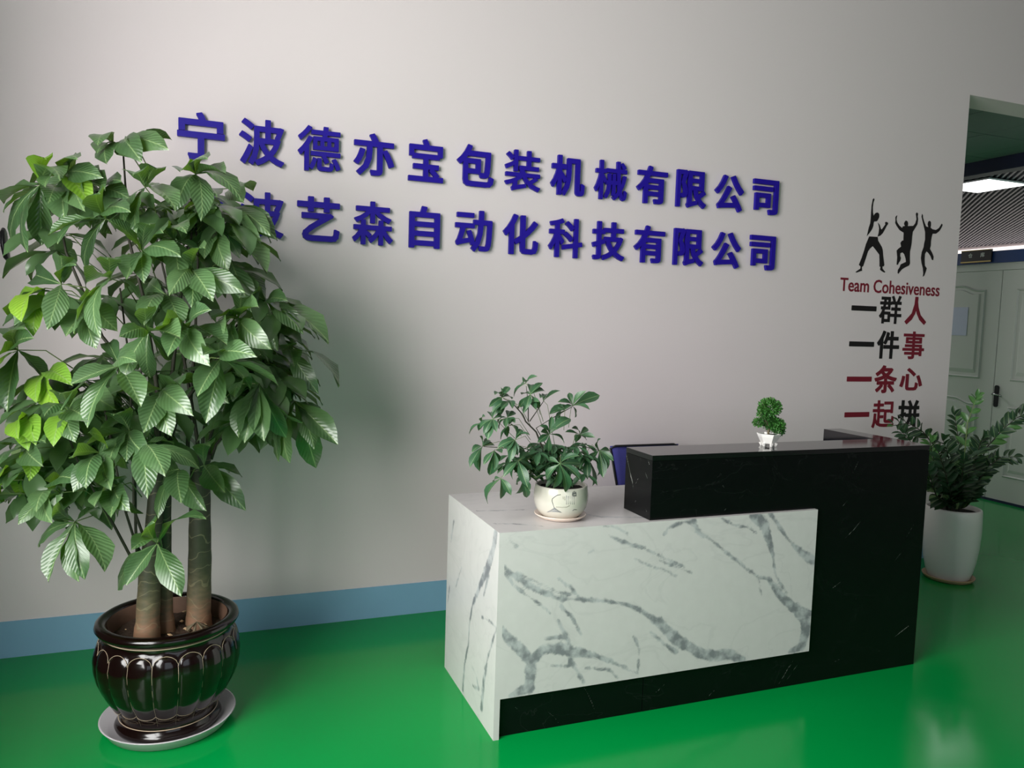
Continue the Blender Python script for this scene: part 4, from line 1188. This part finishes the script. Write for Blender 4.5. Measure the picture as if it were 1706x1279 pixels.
FR = [ # polyline in zoom px, depth start/end y, leaf px, young from index, count
 ([(820,740),(890,560),(905,400),(920,235),(965,110),(975,70)], -.37, -.42, 78, 1, 24),
 ([(860,740),(950,580),(1040,380),(1130,280),(1210,210),(1275,175)], -.42, -.62, 95, 0, 28),
 ([(880,740),(960,620),(1050,500),(1120,445),(1215,440)], -.45, -.60, 80, 0, 24),
 ([(800,740),(850,600),(870,440),(860,300),(840,175)], -.35, -.25, 85, 0, 30),
 ([(790,740),(790,560),(740,400),(650,290),(560,235),(450,255)], -.37, -.45, 85, 0, 26),
 ([(780,740),(740,600),(720,480),(700,400),(690,340)], -.40, -.45, 90, 2, 22),
 ([(890,740),(930,690),(965,640),(1000,600),(1020,565)], -.42, -.50, 40, 0, 12),
 ([(830,740),(830,640),(820,520),(800,420),(770,330)], -.48, -.62, 100, 0, 26),
 ([(870,740),(920,600),(960,480),(990,390),(1005,330)], -.48, -.60, 95, 0, 26),
 ([(850,740),(880,640),(890,540),(900,450)], -.50, -.66, 90, 0, 22),
 ([(770,740),(730,660),(690,600),(650,560)], -.40, -.48, 70, 0, 16),
 ([(800,740),(720,580),(640,440),(560,330),(500,270)], -.36, -.30, 80, 0, 24),
 ([(830,740),(810,640),(780,520),(740,400)], -.50, -.60, 95, 0, 24),
 ([(870,740),(880,640),(930,540),(940,430)], -.52, -.64, 95, 0, 24),
 ([(780,740),(730,680),(700,590),(660,480)], -.46, -.52, 90, 0, 22),
 ([(890,740),(950,650),(1000,560),(1080,480)], -.46, -.52, 85, 0, 22)]
nz_, zfill = 0, G()
rz = random.Random(9)
for pl_, y0, y1, lpx, yg, cnt in FR:
    cnt = cnt if yg == 1 else cnt // 2 * 2 + 4
    P = []
    n = len(pl_)
    for i, (a, b) in enumerate(pl_):
        q = zz7(a, b); t = i / (n - 1); P.append(at(q[0], q[1], y=y0 + (y1 - y0) * t))
    of = Vector((P[0].x - ZC.x, P[0].y - ZC.y, 0)); of *= min(.6, .095 / max(.001, of.length)); bs = ZC + of + Vector((0, 0, .42))
    P = [bs, bs + Vector((of.x * .15, of.y * .15, .07))] + P[1:]
    # resample
    Q = []
    for i in range(len(P) - 1):
        for k in range(6): Q.append(P[i].lerp(P[i + 1], k / 6))
    Q.append(P[-1])
    fr_ = G().tube(Q, [.006 - .0045 * i / (len(Q) - 1) for i in range(len(Q))], 6).mk('frond', M_petiole if yg == 1 else M_stem, zz_, True)
    pal = LZ2 if yg else LZ
    sgn = 1
    for k in range(cnt):
        t = .12 + .88 * (k // 2 * 2 + 1) / cnt
        x = t * (len(Q) - 1); i = min(len(Q) - 2, int(x)); p = Q[i].lerp(Q[i + 1], x - i)
        tg = (Q[i + 1] - Q[i]).normalized()
        vdir = (CAM - p).normalized()
        side = tg.cross(vdir).normalized() * sgn; sgn = -sgn
        dep = (p - CAM).dot(F_); Ls = lpx * 1.2 / 3.653 * dep / F_PX * (1 - .35 * t) * rz.uniform(.85, 1.1)
        d = (tg * .75 + side * .75 + vdir * rz.uniform(-.45, .6)).normalized()
        if k >= cnt - 1: d = tg
        tip = p + d * Ls
        if tip.y > -.03: tip.y = -.03
        nr = side.cross(tg) * sgn
        nr = (vdir * .6 + Vector((0, 0, .8)) + tg * -.3 + Vector((rz.uniform(-.4, .4), rz.uniform(-.4, .4), 0)))
        use = LZ2[0] if (yg == 1 and t > .5) or (yg == 2 and t > .5) else (rz.choice(LZ) if rz.random() > .12 else LZ2[0])
        wr = rz.uniform(.44, .56)
        if nz_ < 300: place_leaf(use, p, tip, nr, wr, fr_); nz_ += 1
        else: leaf_into(zfill, LZ[0], p, tip, nr, wr)
o = zfill.mk('inner_foliage', M_leaf_z, zz_, True); o['kind'] = 'stuff'
print('tree leaflets', total, 'schefflera', ns)
